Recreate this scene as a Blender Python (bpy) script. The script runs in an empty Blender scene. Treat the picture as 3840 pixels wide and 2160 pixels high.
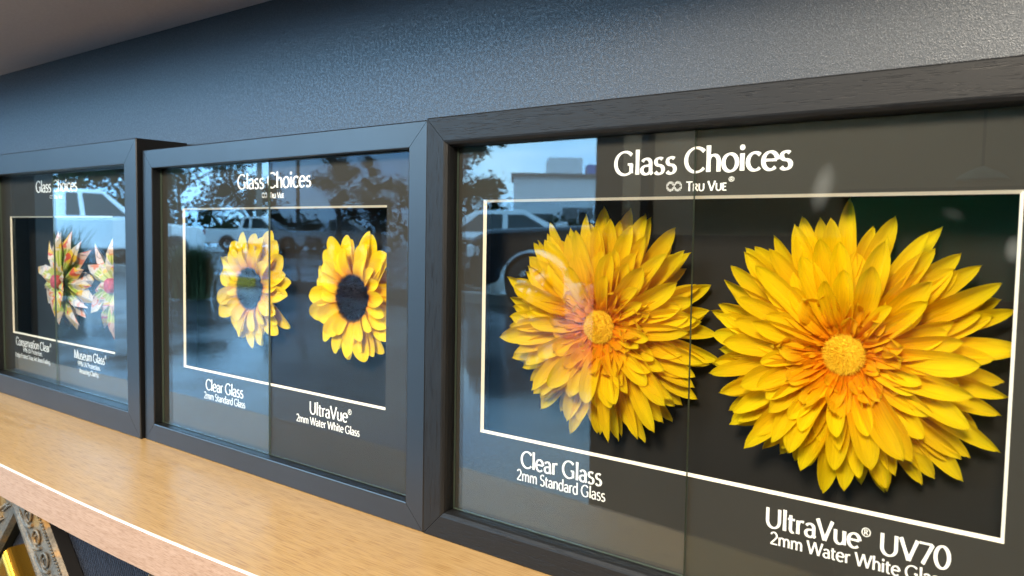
import bpy, math, random
from mathutils import Vector, Matrix, Euler
R = math.radians
random.seed(7)
S = bpy.context.scene
COL = S.collection

# ------------------------------------------------------------------ camera, world, lamps, exposure
cam_d = bpy.data.cameras.new("camera")
cam = bpy.data.objects.new("camera", cam_d)
COL.objects.link(cam)
S.camera = cam
cam_d.sensor_width = 36.0
cam_d.lens = 3006.489 / 3840 * 36
cam_d.clip_start = 0.01
cam_d.clip_end = 400
_y, _p, _r = R(37.98423), R(-3.7066), R(0.95416)
_f = Vector((-math.sin(_y) * math.cos(_p), math.cos(_y) * math.cos(_p), math.sin(_p)))
_rt = Vector((math.cos(_y), math.sin(_y), 0))
_up = _rt.cross(_f)
_rt2 = _rt * math.cos(_r) + _up * math.sin(_r)
_up2 = _up * math.cos(_r) - _rt * math.sin(_r)
_m = Matrix((( _rt2.x, _up2.x, -_f.x, 0.4017), (_rt2.y, _up2.y, -_f.y, -0.41321), (_rt2.z, _up2.z, -_f.z, 0.21788), (0, 0, 0, 1)))
cam.matrix_world = _m
cam_d.dof.use_dof = True
cam_d.dof.focus_distance = 0.58
cam_d.dof.aperture_fstop = 15

W = bpy.data.worlds.new("World")
S.world = W
W.use_nodes = True
SKY_STRENGTH = 7.6
wn, wl = W.node_tree.nodes, W.node_tree.links
bg = wn["Background"]
bg.inputs["Strength"].default_value = SKY_STRENGTH
tc = wn.new("ShaderNodeTexCoord")
mp = wn.new("ShaderNodeMapping"); mp.inputs["Scale"].default_value = (1.6, 1.6, 4.5)
nz = wn.new("ShaderNodeTexNoise"); nz.inputs["Scale"].default_value = 1.7; nz.inputs["Detail"].default_value = 6
rp = wn.new("ShaderNodeValToRGB")
rp.color_ramp.elements[0].position = 0.38; rp.color_ramp.elements[0].color = (0.24, 0.56, 1.0, 1)
rp.color_ramp.elements[1].position = 0.66; rp.color_ramp.elements[1].color = (0.56, 0.84, 1.0, 1)
wl.new(tc.outputs["Generated"], mp.inputs["Vector"]); wl.new(mp.outputs["Vector"], nz.inputs["Vector"])
wl.new(nz.outputs["Fac"], rp.inputs["Fac"]); wl.new(rp.outputs["Color"], bg.inputs["Color"])

def lamp(name, kind, loc, target, power, color, size, spot=None, blend=0.5, size_y=None):
    d = bpy.data.lights.new(name, kind)
    d.energy = power; d.color = color
    if kind == 'AREA':
        d.size = size
        if size_y: d.shape = 'RECTANGLE'; d.size_y = size_y
    else:
        d.shadow_soft_size = size
    if spot: d.spot_size = R(spot); d.spot_blend = blend
    o = bpy.data.objects.new(name, d); COL.objects.link(o)
    o.location = loc
    o.rotation_euler = (Vector(target) - Vector(loc)).to_track_quat('-Z', 'Y').to_euler()
    return o
LAMP_K = 1.0
lamp("interior_spot", 'SPOT', (0.55, -1.75, 1.35), (0.22, 0.0, 0.16), 315 * LAMP_K, (1.0, 0.86, 0.68), 0.30, 75, 0.6)
lamp("interior_spot", 'SPOT', (-0.7, -1.75, 1.35), (-0.55, 0.0, 0.10), 60 * LAMP_K, (1.0, 0.80, 0.58), 0.25, 75, 0.6)
lamp("interior_spot", 'SPOT', (-0.75, -1.45, 1.9), (-1.02, -2.5, 0.45), 120 * LAMP_K, (1.0, 0.80, 0.58), 0.06, 88, 0.9)  # added spot without a fitting, brightens the beige wall mirrored in the glass
# daylight portal in the shop window (guides the sky's light indoors)
po = lamp("window_daylight", 'AREA', (-4.1, -2.56, 0.8), (-4.1, 0, 0.8), 1, (1, 1, 1), 5.3, size_y=3.6)
po.data.cycles.is_portal = True

vs = S.view_settings
vs.view_transform = 'Standard'; vs.look = 'None'; vs.exposure = 0.38; vs.gamma = 1.0
vs.use_curve_mapping = False
S.render.engine = 'CYCLES'
S.cycles.use_denoising = True
S.cycles.max_bounces = 10
S.cycles.diffuse_bounces = 4
S.cycles.glossy_bounces = 4
S.cycles.transparent_max_bounces = 24
S.cycles.caustics_reflective = False
S.cycles.caustics_refractive = False
S.cycles.sample_clamp_indirect = 6

# ------------------------------------------------------------------ helpers
class MB:
    """collects faces and links them as one mesh object"""
    def __init__(s): s.v = []; s.f = []; s.uv = []; s.mi = []
    def face(s, pts, uvs=None, mi=0):
        b = len(s.v); s.v += [tuple(p) for p in pts]
        s.f.append(tuple(range(b, b + len(pts)))); s.uv.append(uvs); s.mi.append(mi)
    def box(s, a, b, mi=0):
        x0, y0, z0 = a; x1, y1, z1 = b
        P = [(x0,y0,z0),(x1,y0,z0),(x1,y1,z0),(x0,y1,z0),(x0,y0,z1),(x1,y0,z1),(x1,y1,z1),(x0,y1,z1)]
        n = len(s.v); s.v += P
        for q in ((0,3,2,1),(4,5,6,7),(0,1,5,4),(1,2,6,5),(2,3,7,6),(3,0,4,7)):
            s.f.append(tuple(n + i for i in q)); s.uv.append(None); s.mi.append(mi)
    def grid(s, rows, closed=False, uvf=None, mi=0):
        n = len(s.v); nr = len(rows); nc = len(rows[0])
        for r in rows: s.v += [tuple(p) for p in r]
        for i in range(nr - 1):
            for j in range(nc if closed else nc - 1):
                k = (j + 1) % nc
                s.f.append((n+i*nc+j, n+i*nc+k, n+(i+1)*nc+k, n+(i+1)*nc+j))
                s.uv.append([uvf(i, j), uvf(i, j+1), uvf(i+1, j+1), uvf(i+1, j)] if uvf else None); s.mi.append(mi)
    def tube(s, pts, rad, n=8, cap=True, mi=0):
        pts = [Vector(p) for p in pts]; rows = []
        if not isinstance(rad, (list, tuple)): rad = [rad] * len(pts)
        ref = None
        for i, p in enumerate(pts):
            d = (pts[min(i+1, len(pts)-1)] - pts[max(i-1, 0)]).normalized()
            if ref is None: ref = d.orthogonal().normalized()
            ref = (ref - d * ref.dot(d)).normalized(); b = d.cross(ref)
            rows.append([p + (ref*math.cos(2*math.pi*k/n) + b*math.sin(2*math.pi*k/n)) * rad[i] for k in range(n)])
        s.grid(rows, closed=True, mi=mi)
        if cap:
            s.face(rows[0][::-1], mi=mi); s.face(rows[-1], mi=mi)
    def lathe(s, prof, n=24, mi=0):
        s.grid([[(r*math.cos(2*math.pi*k/n), r*math.sin(2*math.pi*k/n), z) for k in range(n)] for r, z in prof], closed=True, mi=mi)
    def prism(s, poly, y0, y1, mi=0):
        n = len(poly)
        s.face([(x, y0, z) for x, z in poly], mi=mi); s.face([(x, y1, z) for x, z in poly][::-1], mi=mi)
        for i in range(n):
            a, b = poly[i], poly[(i+1) % n]
            s.face([(a[0], y1, a[1]), (b[0], y1, b[1]), (b[0], y0, b[1]), (a[0], y0, a[1])], mi=mi)
    def mesh(s, name, mats, smooth=False):
        me = bpy.data.meshes.new(name); me.from_pydata(s.v, [], s.f)
        for m in (mats if isinstance(mats, (list, tuple)) else [mats]): me.materials.append(m)
        if any(u for u in s.uv):
            L = me.uv_layers.new(name="UVMap"); k = 0
            for f, u in zip(s.f, s.uv):
                for i in range(len(f)):
                    L.data[k].uv = u[i] if u else (0, 0); k += 1
        me.polygons.foreach_set("material_index", s.mi)
        me.polygons.foreach_set("use_smooth", [smooth] * len(s.f))
        me.update()
        return me
    def build(s, name, mats, parent=None, smooth=False, weld=0, bevel=0, fixn=False):
        me = s.mesh(name, mats, smooth)
        if weld or fixn:
            import bmesh
            bm = bmesh.new(); bm.from_mesh(me)
            bmesh.ops.remove_doubles(bm, verts=bm.verts, dist=weld or 1e-6)
            bmesh.ops.recalc_face_normals(bm, faces=bm.faces)
            bm.to_mesh(me); bm.free()
        o = link(name, me, parent)
        if bevel:
            b = o.modifiers.new("bevel", 'BEVEL'); b.width = bevel; b.segments = 2; b.limit_method = 'ANGLE'; b.angle_limit = R(40)
        return o
def link(name, data, parent=None):
    o = bpy.data.objects.new(name, data); COL.objects.link(o)
    if parent: o.parent = parent
    return o
def tag(o, label, cat, group=None, kind=None):
    o["label"] = label; o["category"] = cat
    if group: o["group"] = group
    if kind: o["kind"] = kind
    return o
def struct(o): o["kind"] = "structure"; return o
def empty(name, loc=(0, 0, 0), rot=(0, 0, 0)):
    o = bpy.data.objects.new(name, None); COL.objects.link(o)
    o.empty_display_size = 0.02; o.location = loc; o.rotation_euler = rot
    return o

def mat(name, color=(0.5, 0.5, 0.5), rough=0.5, metal=0.0, spec=0.5):
    m = bpy.data.materials.new(name); m.use_nodes = True
    b = m.node_tree.nodes["Principled BSDF"]
    b.inputs["Base Color"].default_value = (*color, 1); b.inputs["Roughness"].default_value = rough
    b.inputs["Metallic"].default_value = metal; b.inputs["Specular IOR Level"].default_value = spec
    return m
class NT:
    def __init__(s, m): s.t = m.node_tree; s.n = s.t.nodes; s.l = s.t.links; s.b = s.n.get("Principled BSDF")
    def new(s, k, **kw):
        x = s.n.new(k)
        for a, v in kw.items(): setattr(x, a, v)
        return x
    def coord(s, out="Object", scale=(1, 1, 1), rot=(0, 0, 0), loc=(0, 0, 0)):
        c = s.new("ShaderNodeTexCoord"); p = s.new("ShaderNodeMapping")
        p.inputs["Scale"].default_value = scale; p.inputs["Rotation"].default_value = rot; p.inputs["Location"].default_value = loc
        s.l.new(c.outputs[out], p.inputs["Vector"]); return p.outputs["Vector"]
    def noise(s, vec, scale=5, detail=3, rough=0.5, dist=0):
        x = s.new("ShaderNodeTexNoise"); x.inputs["Scale"].default_value = scale; x.inputs["Detail"].default_value = detail
        x.inputs["Roughness"].default_value = rough; x.inputs["Distortion"].default_value = dist
        if vec is not None: s.l.new(vec, x.inputs["Vector"])
        return x.outputs["Fac"]
    def ramp(s, fac, stops):
        x = s.new("ShaderNodeValToRGB"); e = x.color_ramp.elements
        while len(e) < len(stops): e.new(0.5)
        for k, (p, c) in zip(e, stops): k.position = p; k.color = (*c, 1) if len(c) == 3 else c
        s.l.new(fac, x.inputs["Fac"]); return x.outputs["Color"]
    def math(s, op, a, b=None, clamp=False):
        x = s.new("ShaderNodeMath", operation=op, use_clamp=clamp)
        for i, q in enumerate((a, b)):
            if q is None: continue
            if isinstance(q, (int, float)): x.inputs[i].default_value = q
            else: s.l.new(q, x.inputs[i])
        return x.outputs[0]
    def mix(s, fac, a, b, blend='MIX'):
        x = s.new("ShaderNodeMix", data_type='RGBA', blend_type=blend)
        for i, q in ((0, fac), (6, a), (7, b)):
            if isinstance(q, (int, float)): x.inputs[i].default_value = q
            elif isinstance(q, tuple): x.inputs[i].default_value = (*q, 1) if len(q) == 3 else q
            else: s.l.new(q, x.inputs[i])
        return x.outputs[2]
    def bump(s, h, strength=0.3, dist=0.001):
        x = s.new("ShaderNodeBump"); x.inputs["Strength"].default_value = strength; x.inputs["Distance"].default_value = dist
        s.l.new(h, x.inputs["Height"]); s.l.new(x.outputs["Normal"], s.b.inputs["Normal"]); return x
    def set(s, sock, out): s.l.new(out, s.b.inputs[sock])

# ------------------------------------------------------------------ materials
M = {}
def mk_wall():
    m = mat("slate_laminate", (0.16, 0.175, 0.19), 0.42, 0.7, 0.5); t = NT(m)
    v = t.coord("Object")
    n1 = t.noise(v, 1400, 2, 0.6); n2 = t.noise(v, 420, 2)
    h = t.math('ADD', n1, t.math('MULTIPLY', n2, 0.6))
    t.bump(h, 0.30, 0.0005)
    t.set("Base Color", t.ramp(n1, [(0.36, (0.048, 0.053, 0.060)), (0.58, (0.068, 0.075, 0.084)), (0.76, (0.145, 0.155, 0.165))]))
    t.set("Roughness", t.ramp(n2, [(0.42, (0.47,)*3), (0.62, (0.34,)*3)]))
    return m
M["wall"] = mk_wall()
def mk_soffit():
    m = mat("soffit_paint", (0.55, 0.47, 0.46), 0.6); t = NT(m)
    n = t.noise(t.coord("Object"), 380, 3); t.bump(n, 0.2, 0.0006)
    t.set("Base Color", t.ramp(n, [(0.3, (0.50, 0.475, 0.53)), (0.7, (0.56, 0.535, 0.595))]))
    return m
M["soffit"] = mk_soffit()
def mk_beech(name, c0, c1, c2, along=(1.2, 26, 26), rough=0.3):
    m = mat(name, c1, rough, 0, 0.5); t = NT(m)
    v = t.coord("Object", along)
    w = t.noise(v, 4.2, 5, 0.55, 0.7)
    v2 = t.coord("Object", (along[0] * 22, along[1] * 13, along[2] * 13))
    fl = t.noise(v2, 2.2, 2, 0.5)
    base = t.ramp(w, [(0.30, c0), (0.50, c1), (0.72, c2)])
    fleck = t.ramp(fl, [(0.38, (0.66, 0.56, 0.46)), (0.50, (1, 1, 1))])
    t.set("Base Color", t.mix(0.75, base, fleck, 'MULTIPLY'))
    t.set("Roughness", t.ramp(w, [(0.3, (rough - 0.03,)*3), (0.7, (rough + 0.06,)*3)]))
    t.bump(fl, 0.05, 0.0004)
    return m
M["beech"] = mk_beech("beech_laminate", (0.47, 0.29, 0.112), (0.53, 0.335, 0.14), (0.58, 0.38, 0.17), (1.0, 48, 48), rough=0.33)
M["edge"] = mk_beech("beech_edge_strip", (0.40, 0.25, 0.165), (0.44, 0.285, 0.195), (0.48, 0.32, 0.23), (2, 90, 90), 0.42)
M["lip_highlight"] = mat("edge_lip_painted_highlight", (0.86, 0.78, 0.70), 0.18, 0, 0.7)  # pale colour paints in the window's highlight along the rounded shelf lip
def mk_paint():
    m = mat("satin_black_lacquer", (0.006, 0.0065, 0.008), 0.33, 0, 0.68); t = NT(m)
    n = t.noise(t.coord("Object"), 420, 2); t.bump(n, 0.06, 0.0004)
    t.set("Roughness", t.ramp(t.noise(t.coord("Object"), 9, 3), [(0.3, (0.30,)*3), (0.7, (0.38,)*3)]))
    return m
M["black"] = mk_paint()
def mk_grain():
    m = mat("black_stained_ash", (0.02, 0.02, 0.021), 0.40, 0, 0.28); t = NT(m)
    v = t.coord("UV", (80, 1700, 1))
    a = t.noise(v, 1.0, 2, 0.5, 0.4)
    v2 = t.coord("UV", (22, 420, 1)); b = t.noise(v2, 1.0, 3, 0.5, 0.6)
    pore = t.ramp(t.math('MULTIPLY', a, t.math('ADD', b, 0.45)), [(0.29, (0, 0, 0)), (0.40, (1, 1, 1))])
    t.set("Base Color", t.mix(pore, (0.004, 0.004, 0.005), (0.0095, 0.0097, 0.0102)))
    t.bump(pore, 0.35, 0.0004)
    t.set("Roughness", t.ramp(b, [(0.3, (0.40,)*3), (0.7, (0.52,)*3)]))
    return m
M["grain"] = mk_grain()
def mk_mat():
    m = mat("black_mat_board", (0.034, 0.0328, 0.0295), 0.85, 0, 0.25); t = NT(m)
    n = t.noise(t.coord("Object"), 14, 3)
    t.set("Base Color", t.ramp(n, [(0.3, (0.0245, 0.0225, 0.0185)), (0.7, (0.028, 0.0258, 0.0212))]))
    return m
M["matboard"] = mk_mat()
M["bevel"] = mat("cream_mat_core", (0.83, 0.76, 0.62), 0.8, 0, 0.3)
M["ink"] = mat("white_print", (0.84, 0.82, 0.77), 0.6, 0, 0.3)
M["backing"] = mat("black_backing", (0.011, 0.0098, 0.0082), 0.9, 0, 0.2)

def mk_glass(name, k, tint, smudges=()):
    """thin clear pane: each face transmits straight through and mirrors by its Fresnel share, k times (a coated pane mirrors less)"""
    m = bpy.data.materials.new(name); m.use_nodes = True; t = NT(m); t.n.remove(t.b)
    out = t.n["Material Output"]
    g = t.new("ShaderNodeNewGeometry")
    dot = t.new("ShaderNodeVectorMath", operation='DOT_PRODUCT')
    t.l.new(g.outputs["Normal"], dot.inputs[0]); t.l.new(g.outputs["Incoming"], dot.inputs[1])
    c = t.math('ABSOLUTE', dot.outputs["Value"])
    p5 = t.math('POWER', t.math('SUBTRACT', 1.0, c), 5)
    F = t.math('ADD', t.math('MULTIPLY', p5, 0.958), 0.042)
    F = t.math('MULTIPLY', F, k, True)
    tr = t.new("ShaderNodeBsdfTransparent"); tr.inputs["Color"].default_value = (0.985, 0.992, 0.985, 1)
    gl = t.new("ShaderNodeBsdfGlossy"); gl.inputs["Roughness"].default_value = 0.0; gl.inputs["Color"].default_value = (*tint, 1)
    mx = t.new("ShaderNodeMixShader")
    t.l.new(F, mx.inputs["Fac"]); t.l.new(tr.outputs[0], mx.inputs[1]); t.l.new(gl.outputs[0], mx.inputs[2])
    last = mx.outputs[0]
    if smudges:
        tot = None
        for (x, z, rx, rz, rot, amt) in smudges:
            v = t.coord("Object", (1/rx, 0.0, 1/rz), loc=(0, 0, 0))
            mpn = v.node; mpn.vector_type = 'TEXTURE'
            mpn.inputs["Location"].default_value = (x, 0, z); mpn.inputs["Rotation"].default_value = (0, rot, 0)
            mpn.inputs["Scale"].default_value = (rx, 1000, rz)
            ln = t.new("ShaderNodeVectorMath", operation='LENGTH'); t.l.new(v, ln.inputs[0])
            e = t.ramp(ln.outputs["Value"], [(0.25, (1, 1, 1)), (1.0, (0, 0, 0))])
            wv = t.new("ShaderNodeTexWave", wave_type='RINGS'); wv.inputs["Scale"].default_value = 4.5; wv.inputs["Distortion"].default_value = 3.0
            wv.inputs["Detail"].default_value = 2
            t.l.new(v, wv.inputs["Vector"])
            s1 = t.math('MULTIPLY', t.math('MULTIPLY', e, t.math('ADD', t.math('MULTIPLY', wv.outputs["Fac"], 0.4), 0.6)), amt)
            tot = s1 if tot is None else t.math('ADD', tot, s1)
        df = t.new("ShaderNodeBsdfDiffuse"); df.inputs["Color"].default_value = (0.75, 0.78, 0.76, 1)
        m2 = t.new("ShaderNodeMixShader"); t.l.new(tot, m2.inputs["Fac"]); t.l.new(last, m2.inputs[1]); t.l.new(df.outputs[0], m2.inputs[2])
        last = m2.outputs[0]
    t.l.new(last, out.inputs["Surface"])
    return m
M["clear_glass"] = mk_glass("clear_glass", 1.25, (0.84, 0.97, 1.0))
M["coated_glass"] = mk_glass("coated_glass", 0.30, (0.70, 0.86, 1.0))
M["coated_smudged"] = mk_glass("coated_glass_with_fingerprints", 0.55, (0.80, 0.97, 0.86),
    [(0.2720, 0.2455, 0.0062, 0.0140, R(14), 0.05), (0.357, 0.2155, 0.0042, 0.007, 0, 0.06), (0.332, 0.2315, 0.006, 0.0035, R(20), 0.01)])
M["glass_edge"] = mat("green_cut_glass_edge", (0.09, 0.12, 0.095), 0.2)

# ------------------------------------------------------------------ setting: wall, soffit, shelf, shop floor and window wall
WALL_Y = 0.05704
b = MB(); b.box((-9.0, WALL_Y, -0.03), (3.2, WALL_Y + 0.12, 2.0)); struct(b.build("wall", M["wall"]))
def mk_carpet():
    m = mat("ribbed_navy_carpet", (0.02, 0.024, 0.036), 0.95, 0, 0.2); t = NT(m)
    v = t.coord("Object", (1, 1, 1), rot=(0, R(24), 0))
    wv = t.new("ShaderNodeTexWave", wave_type='BANDS', bands_direction='X'); wv.inputs["Scale"].default_value = 62
    wv.inputs["Distortion"].default_value = 2.2; wv.inputs["Detail"].default_value = 2; wv.inputs["Detail Scale"].default_value = 3
    t.l.new(v, wv.inputs["Vector"])
    n = t.noise(t.coord("Object"), 500, 3)
    h = t.math('ADD', wv.outputs["Fac"], t.math('MULTIPLY', n, 0.8))
    t.bump(h, 0.9, 0.003)
    t.set("Base Color", t.ramp(h, [(0.45, (0.006, 0.007, 0.012)), (1.15, (0.05, 0.058, 0.080))]))
    return m
M["carpet"] = mk_carpet()
b = MB(); b.box((-9.0, WALL_Y + 0.001, -1.0), (3.2, WALL_Y + 0.12, -0.032)); struct(b.build("carpet_wall", M["carpet"]))
b = MB(); b.box((-8.5, -0.115, 0.4378), (3.2, WALL_Y - 0.0005, 0.80)); struct(b.build("soffit", M["soffit"]))

# bow-fronted shelf
xs = [-3.0 + 0.05 * i for i in range(0, 110)]
def front(x): return -0.1296 + (0.118 * (x + 0.30) ** 2 if x > -0.30 else 0.022 * (x + 0.30) ** 2)
xs = [x for x in xs if front(x) < 0.0] 
shelf = empty("shelf")
TH = 0.0300; ch = 0.0013
t_ = MB(); e_ = MB(); l_ = MB()
for x0, x1 in zip(xs, xs[1:]):
    a, c = front(x0), front(x1)
    t_.face([(x0, a + ch, 0), (x1, c + ch, 0), (x1, WALL_Y - 0.0006, 0), (x0, WALL_Y - 0.0006, 0)])
    t_.face([(x0, WALL_Y - 0.0006, -TH), (x1, WALL_Y - 0.0006, -TH), (x1, c + 0.001, -TH), (x0, a + 0.001, -TH)])
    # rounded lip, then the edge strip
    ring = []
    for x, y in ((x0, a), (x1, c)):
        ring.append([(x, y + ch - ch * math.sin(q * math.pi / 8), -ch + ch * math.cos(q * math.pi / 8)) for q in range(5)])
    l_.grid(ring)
    e_.face([(x0, a, -TH), (x1, c, -TH), (x1, c, -ch), (x0, a, -ch)])
    t_.face([(x0, a + 0.001, -TH), (x1, c + 0.001, -TH), (x1, c + 0.0001, -TH), (x0, a + 0.0001, -TH)])
t_.build("shelf_board", M["beech"], shelf); e_.build("edge_strip", M["edge"], shelf, weld=1e-6, smooth=True); l_.build("edge_lip", M["lip_highlight"], shelf, weld=1e-6, smooth=True)
tag(shelf, "bow fronted beech laminate shelf carrying the three black frames", "shelf")

# ------------------------------------------------------------------ lettering (own humanist letterforms drawn as nib strokes)
def E_(cx, cy, rx, ry, a0, a1, n=None):
    n = n or max(6, int(abs(a1 - a0) / 12))
    return [(cx + rx * math.cos(R(a0 + (a1 - a0) * i / n)), cy + ry * math.sin(R(a0 + (a1 - a0) * i / n))) for i in range(n + 1)]
def L_(*p): return list(p)
def ring_(cx, cy, rx, ry): return E_(cx, cy, rx, ry, 0, 360, 36)
G = {
 ' ': (0.22, []),
 'A': (0.62, [L_((0.03,0),(0.30,0.70)), L_((0.30,0.70),(0.59,0)), L_((0.14,0.24),(0.47,0.24))]),
 'C': (0.64, [E_(0.37,0.35,0.32,0.345,42,318)]),
 'E': (0.46, [L_((0.10,0),(0.10,0.70)), L_((0.10,0.675),(0.43,0.675)), L_((0.10,0.36),(0.39,0.36)), L_((0.10,0.025),(0.44,0.025))]),
 'F': (0.44, [L_((0.10,0),(0.10,0.70)), L_((0.10,0.675),(0.43,0.675)), L_((0.10,0.36),(0.38,0.36))]),
 'G': (0.70, [E_(0.37,0.35,0.32,0.345,44,310), L_((0.59,0.32),(0.59,0.05)), L_((0.47,0.315),(0.63,0.315))]),
 'H': (0.66, [L_((0.10,0),(0.10,0.70)), L_((0.56,0),(0.56,0.70)), L_((0.10,0.36),(0.56,0.36))]),
 'M': (0.80, [L_((0.08,0),(0.13,0.70)), L_((0.13,0.70),(0.40,0.03)), L_((0.40,0.03),(0.67,0.70)), L_((0.67,0.70),(0.72,0))]),
 'P': (0.52, [L_((0.10,0),(0.10,0.70)), [(0.10,0.675)] + E_(0.27,0.505,0.19,0.17,90,-90) + [(0.10,0.335)]]),
 'R': (0.56, [L_((0.10,0),(0.10,0.70)), [(0.10,0.675)] + E_(0.26,0.515,0.18,0.16,90,-90) + [(0.10,0.355)], L_((0.25,0.355),(0.53,0))]),
 'S': (0.48, [E_(0.25,0.525,0.165,0.16,40,270) [:-1] + E_(0.24,0.18,0.185,0.185,88,-148)]),
 'T': (0.54, [L_((0.27,0),(0.27,0.70)), L_((0.02,0.67),(0.52,0.67))]),
 'U': (0.66, [L_((0.10,0.70),(0.10,0.25)) + E_(0.33,0.25,0.23,0.245,186,354) + [(0.56,0.25),(0.56,0.70)]]),
 'V': (0.58, [L_((0.03,0.70),(0.30,0.0)), L_((0.30,0.0),(0.56,0.70))]),
 'W': (0.92, [L_((0.03,0.70),(0.25,0.0)), L_((0.25,0.0),(0.46,0.68)), L_((0.46,0.68),(0.68,0.0)), L_((0.68,0.0),(0.89,0.70))]),
 'Y': (0.56, [L_((0.02,0.70),(0.28,0.33)), L_((0.54,0.70),(0.28,0.33)), L_((0.28,0.33),(0.28,0))]),
 'a': (0.43, [E_(0.20,0.325,0.14,0.13,158,0) + [(0.34,0.30),(0.345,0.06),(0.40,0.0)], [(0.335,0.265)] + E_(0.20,0.125,0.15,0.125,88,292) + [(0.335,0.075)]]),
 'c': (0.42, [E_(0.25,0.235,0.20,0.24,46,314)]),
 'd': (0.50, [E_(0.23,0.235,0.18,0.24,38,322), L_((0.40,0.74),(0.40,0))]),
 'e': (0.47, [[(0.06,0.255),(0.42,0.255)], E_(0.245,0.235,0.195,0.24,6,316)]),
 'f': (0.27, [E_(0.24,0.60,0.125,0.13,62,180) + [(0.115,0.5),(0.115,0)], L_((0.02,0.455),(0.27,0.455))]),
 'g': (0.49, [E_(0.23,0.235,0.18,0.235,38,322), [(0.40,0.47),(0.40,-0.03)] + E_(0.23,-0.05,0.17,0.14,0,-150)]),
 'h': (0.48, [L_((0.09,0.74),(0.09,0)), [(0.09,0.30)] + E_(0.245,0.30,0.15,0.165,165,0) + [(0.395,0.28),(0.395,0)]]),
 'i': (0.19, [L_((0.09,0.47),(0.09,0)), 'dot', (0.09,0.635)]),
 'l': (0.18, [L_((0.09,0.74),(0.09,0))]),
 'm': (0.74, [L_((0.09,0.47),(0.09,0)), [(0.09,0.30)] + E_(0.235,0.31,0.14,0.155,165,0) + [(0.375,0.28),(0.375,0)], [(0.375,0.30)] + E_(0.52,0.31,0.135,0.155,165,0) + [(0.655,0.28),(0.655,0)]]),
 'n': (0.48, [L_((0.09,0.47),(0.09,0)), [(0.09,0.30)] + E_(0.245,0.30,0.15,0.165,165,0) + [(0.395,0.28),(0.395,0)]]),
 'o': (0.49, [ring_(0.245,0.235,0.20,0.24)]),
 'p': (0.50, [L_((0.09,0.47),(0.09,-0.21)), E_(0.265,0.235,0.18,0.24,142,-142)]),
 'r': (0.32, [L_((0.09,0.47),(0.09,0)), [(0.09,0.30)] + E_(0.235,0.30,0.14,0.165,165,62)]),
 's': (0.37, [E_(0.19,0.352,0.12,0.108,38,268)[:-1] + E_(0.18,0.12,0.135,0.125,88,-150)]),
 't': (0.30, [L_((0.12,0.60),(0.12,0.12)) + E_(0.215,0.115,0.095,0.11,190,296), L_((0.02,0.455),(0.28,0.455))]),
 'u': (0.48, [L_((0.085,0.47),(0.085,0.18)) + E_(0.235,0.165,0.15,0.16,180,345), L_((0.395,0.47),(0.395,0))]),
 'v': (0.44, [L_((0.02,0.47),(0.22,0.0)), L_((0.22,0.0),(0.42,0.47))]),
 'y': (0.44, [L_((0.02,0.47),(0.23,0.0)), L_((0.42,0.47),(0.14,-0.21))]),
 'z': (0.40, [L_((0.04,0.445),(0.36,0.445)), L_((0.36,0.445),(0.04,0.025)), L_((0.04,0.025),(0.37,0.025))]),
 '0': (0.52, [ring_(0.26,0.35,0.205,0.35)]),
 '2': (0.48, [E_(0.23,0.50,0.18,0.195,160,-28) + [(0.05,0.03)], L_((0.04,0.03),(0.45,0.03))]),
 '7': (0.47, [L_((0.03,0.67),(0.44,0.67)), L_((0.44,0.67),(0.15,0))]),
 '9': (0.50, [ring_(0.24,0.49,0.18,0.20), E_(0.08,0.42,0.345,0.42,10,-78)]),
 '%': (0.74, [ring_(0.17,0.53,0.12,0.16), ring_(0.56,0.17,0.12,0.16), L_((0.18,0.0),(0.56,0.70))]),
 '.': (0.20, ['dot', (0.09,0.055)]),
 '\u00ae': (0.36, [ring_(0.16,0.60,0.14,0.14), L_((0.11,0.52),(0.11,0.69)), E_(0.14,0.645,0.06,0.042,90,-90), L_((0.14,0.60),(0.22,0.52))]),
}
def nib(pts, T, t, closed):
    n = len(pts); Lr = []
    for i in range(n):
        if closed: a, c = pts[(i - 1) % (n - 1)], pts[(i + 1) % (n - 1)]
        else: a, c = pts[max(i - 1, 0)], pts[min(i + 1, n - 1)]
        dx, dy = c[0] - a[0], c[1] - a[1]; d = math.hypot(dx, dy) or 1e-9
        th = math.atan2(dy, dx)
        w = t + (T - t) * abs(math.sin(th - R(12))) ** 1.3
        if not closed and n <= 3:
            u = i / (n - 1); w *= 1 + 0.16 * abs(2 * u - 1) ** 2 - 0.03
        nx, ny = -dy / d * w / 2, dx / d * w / 2
        Lr.append(((pts[i][0] + nx, pts[i][1] + ny), (pts[i][0] - nx, pts[i][1] - ny)))
    return Lr
_lift = [0]
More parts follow.
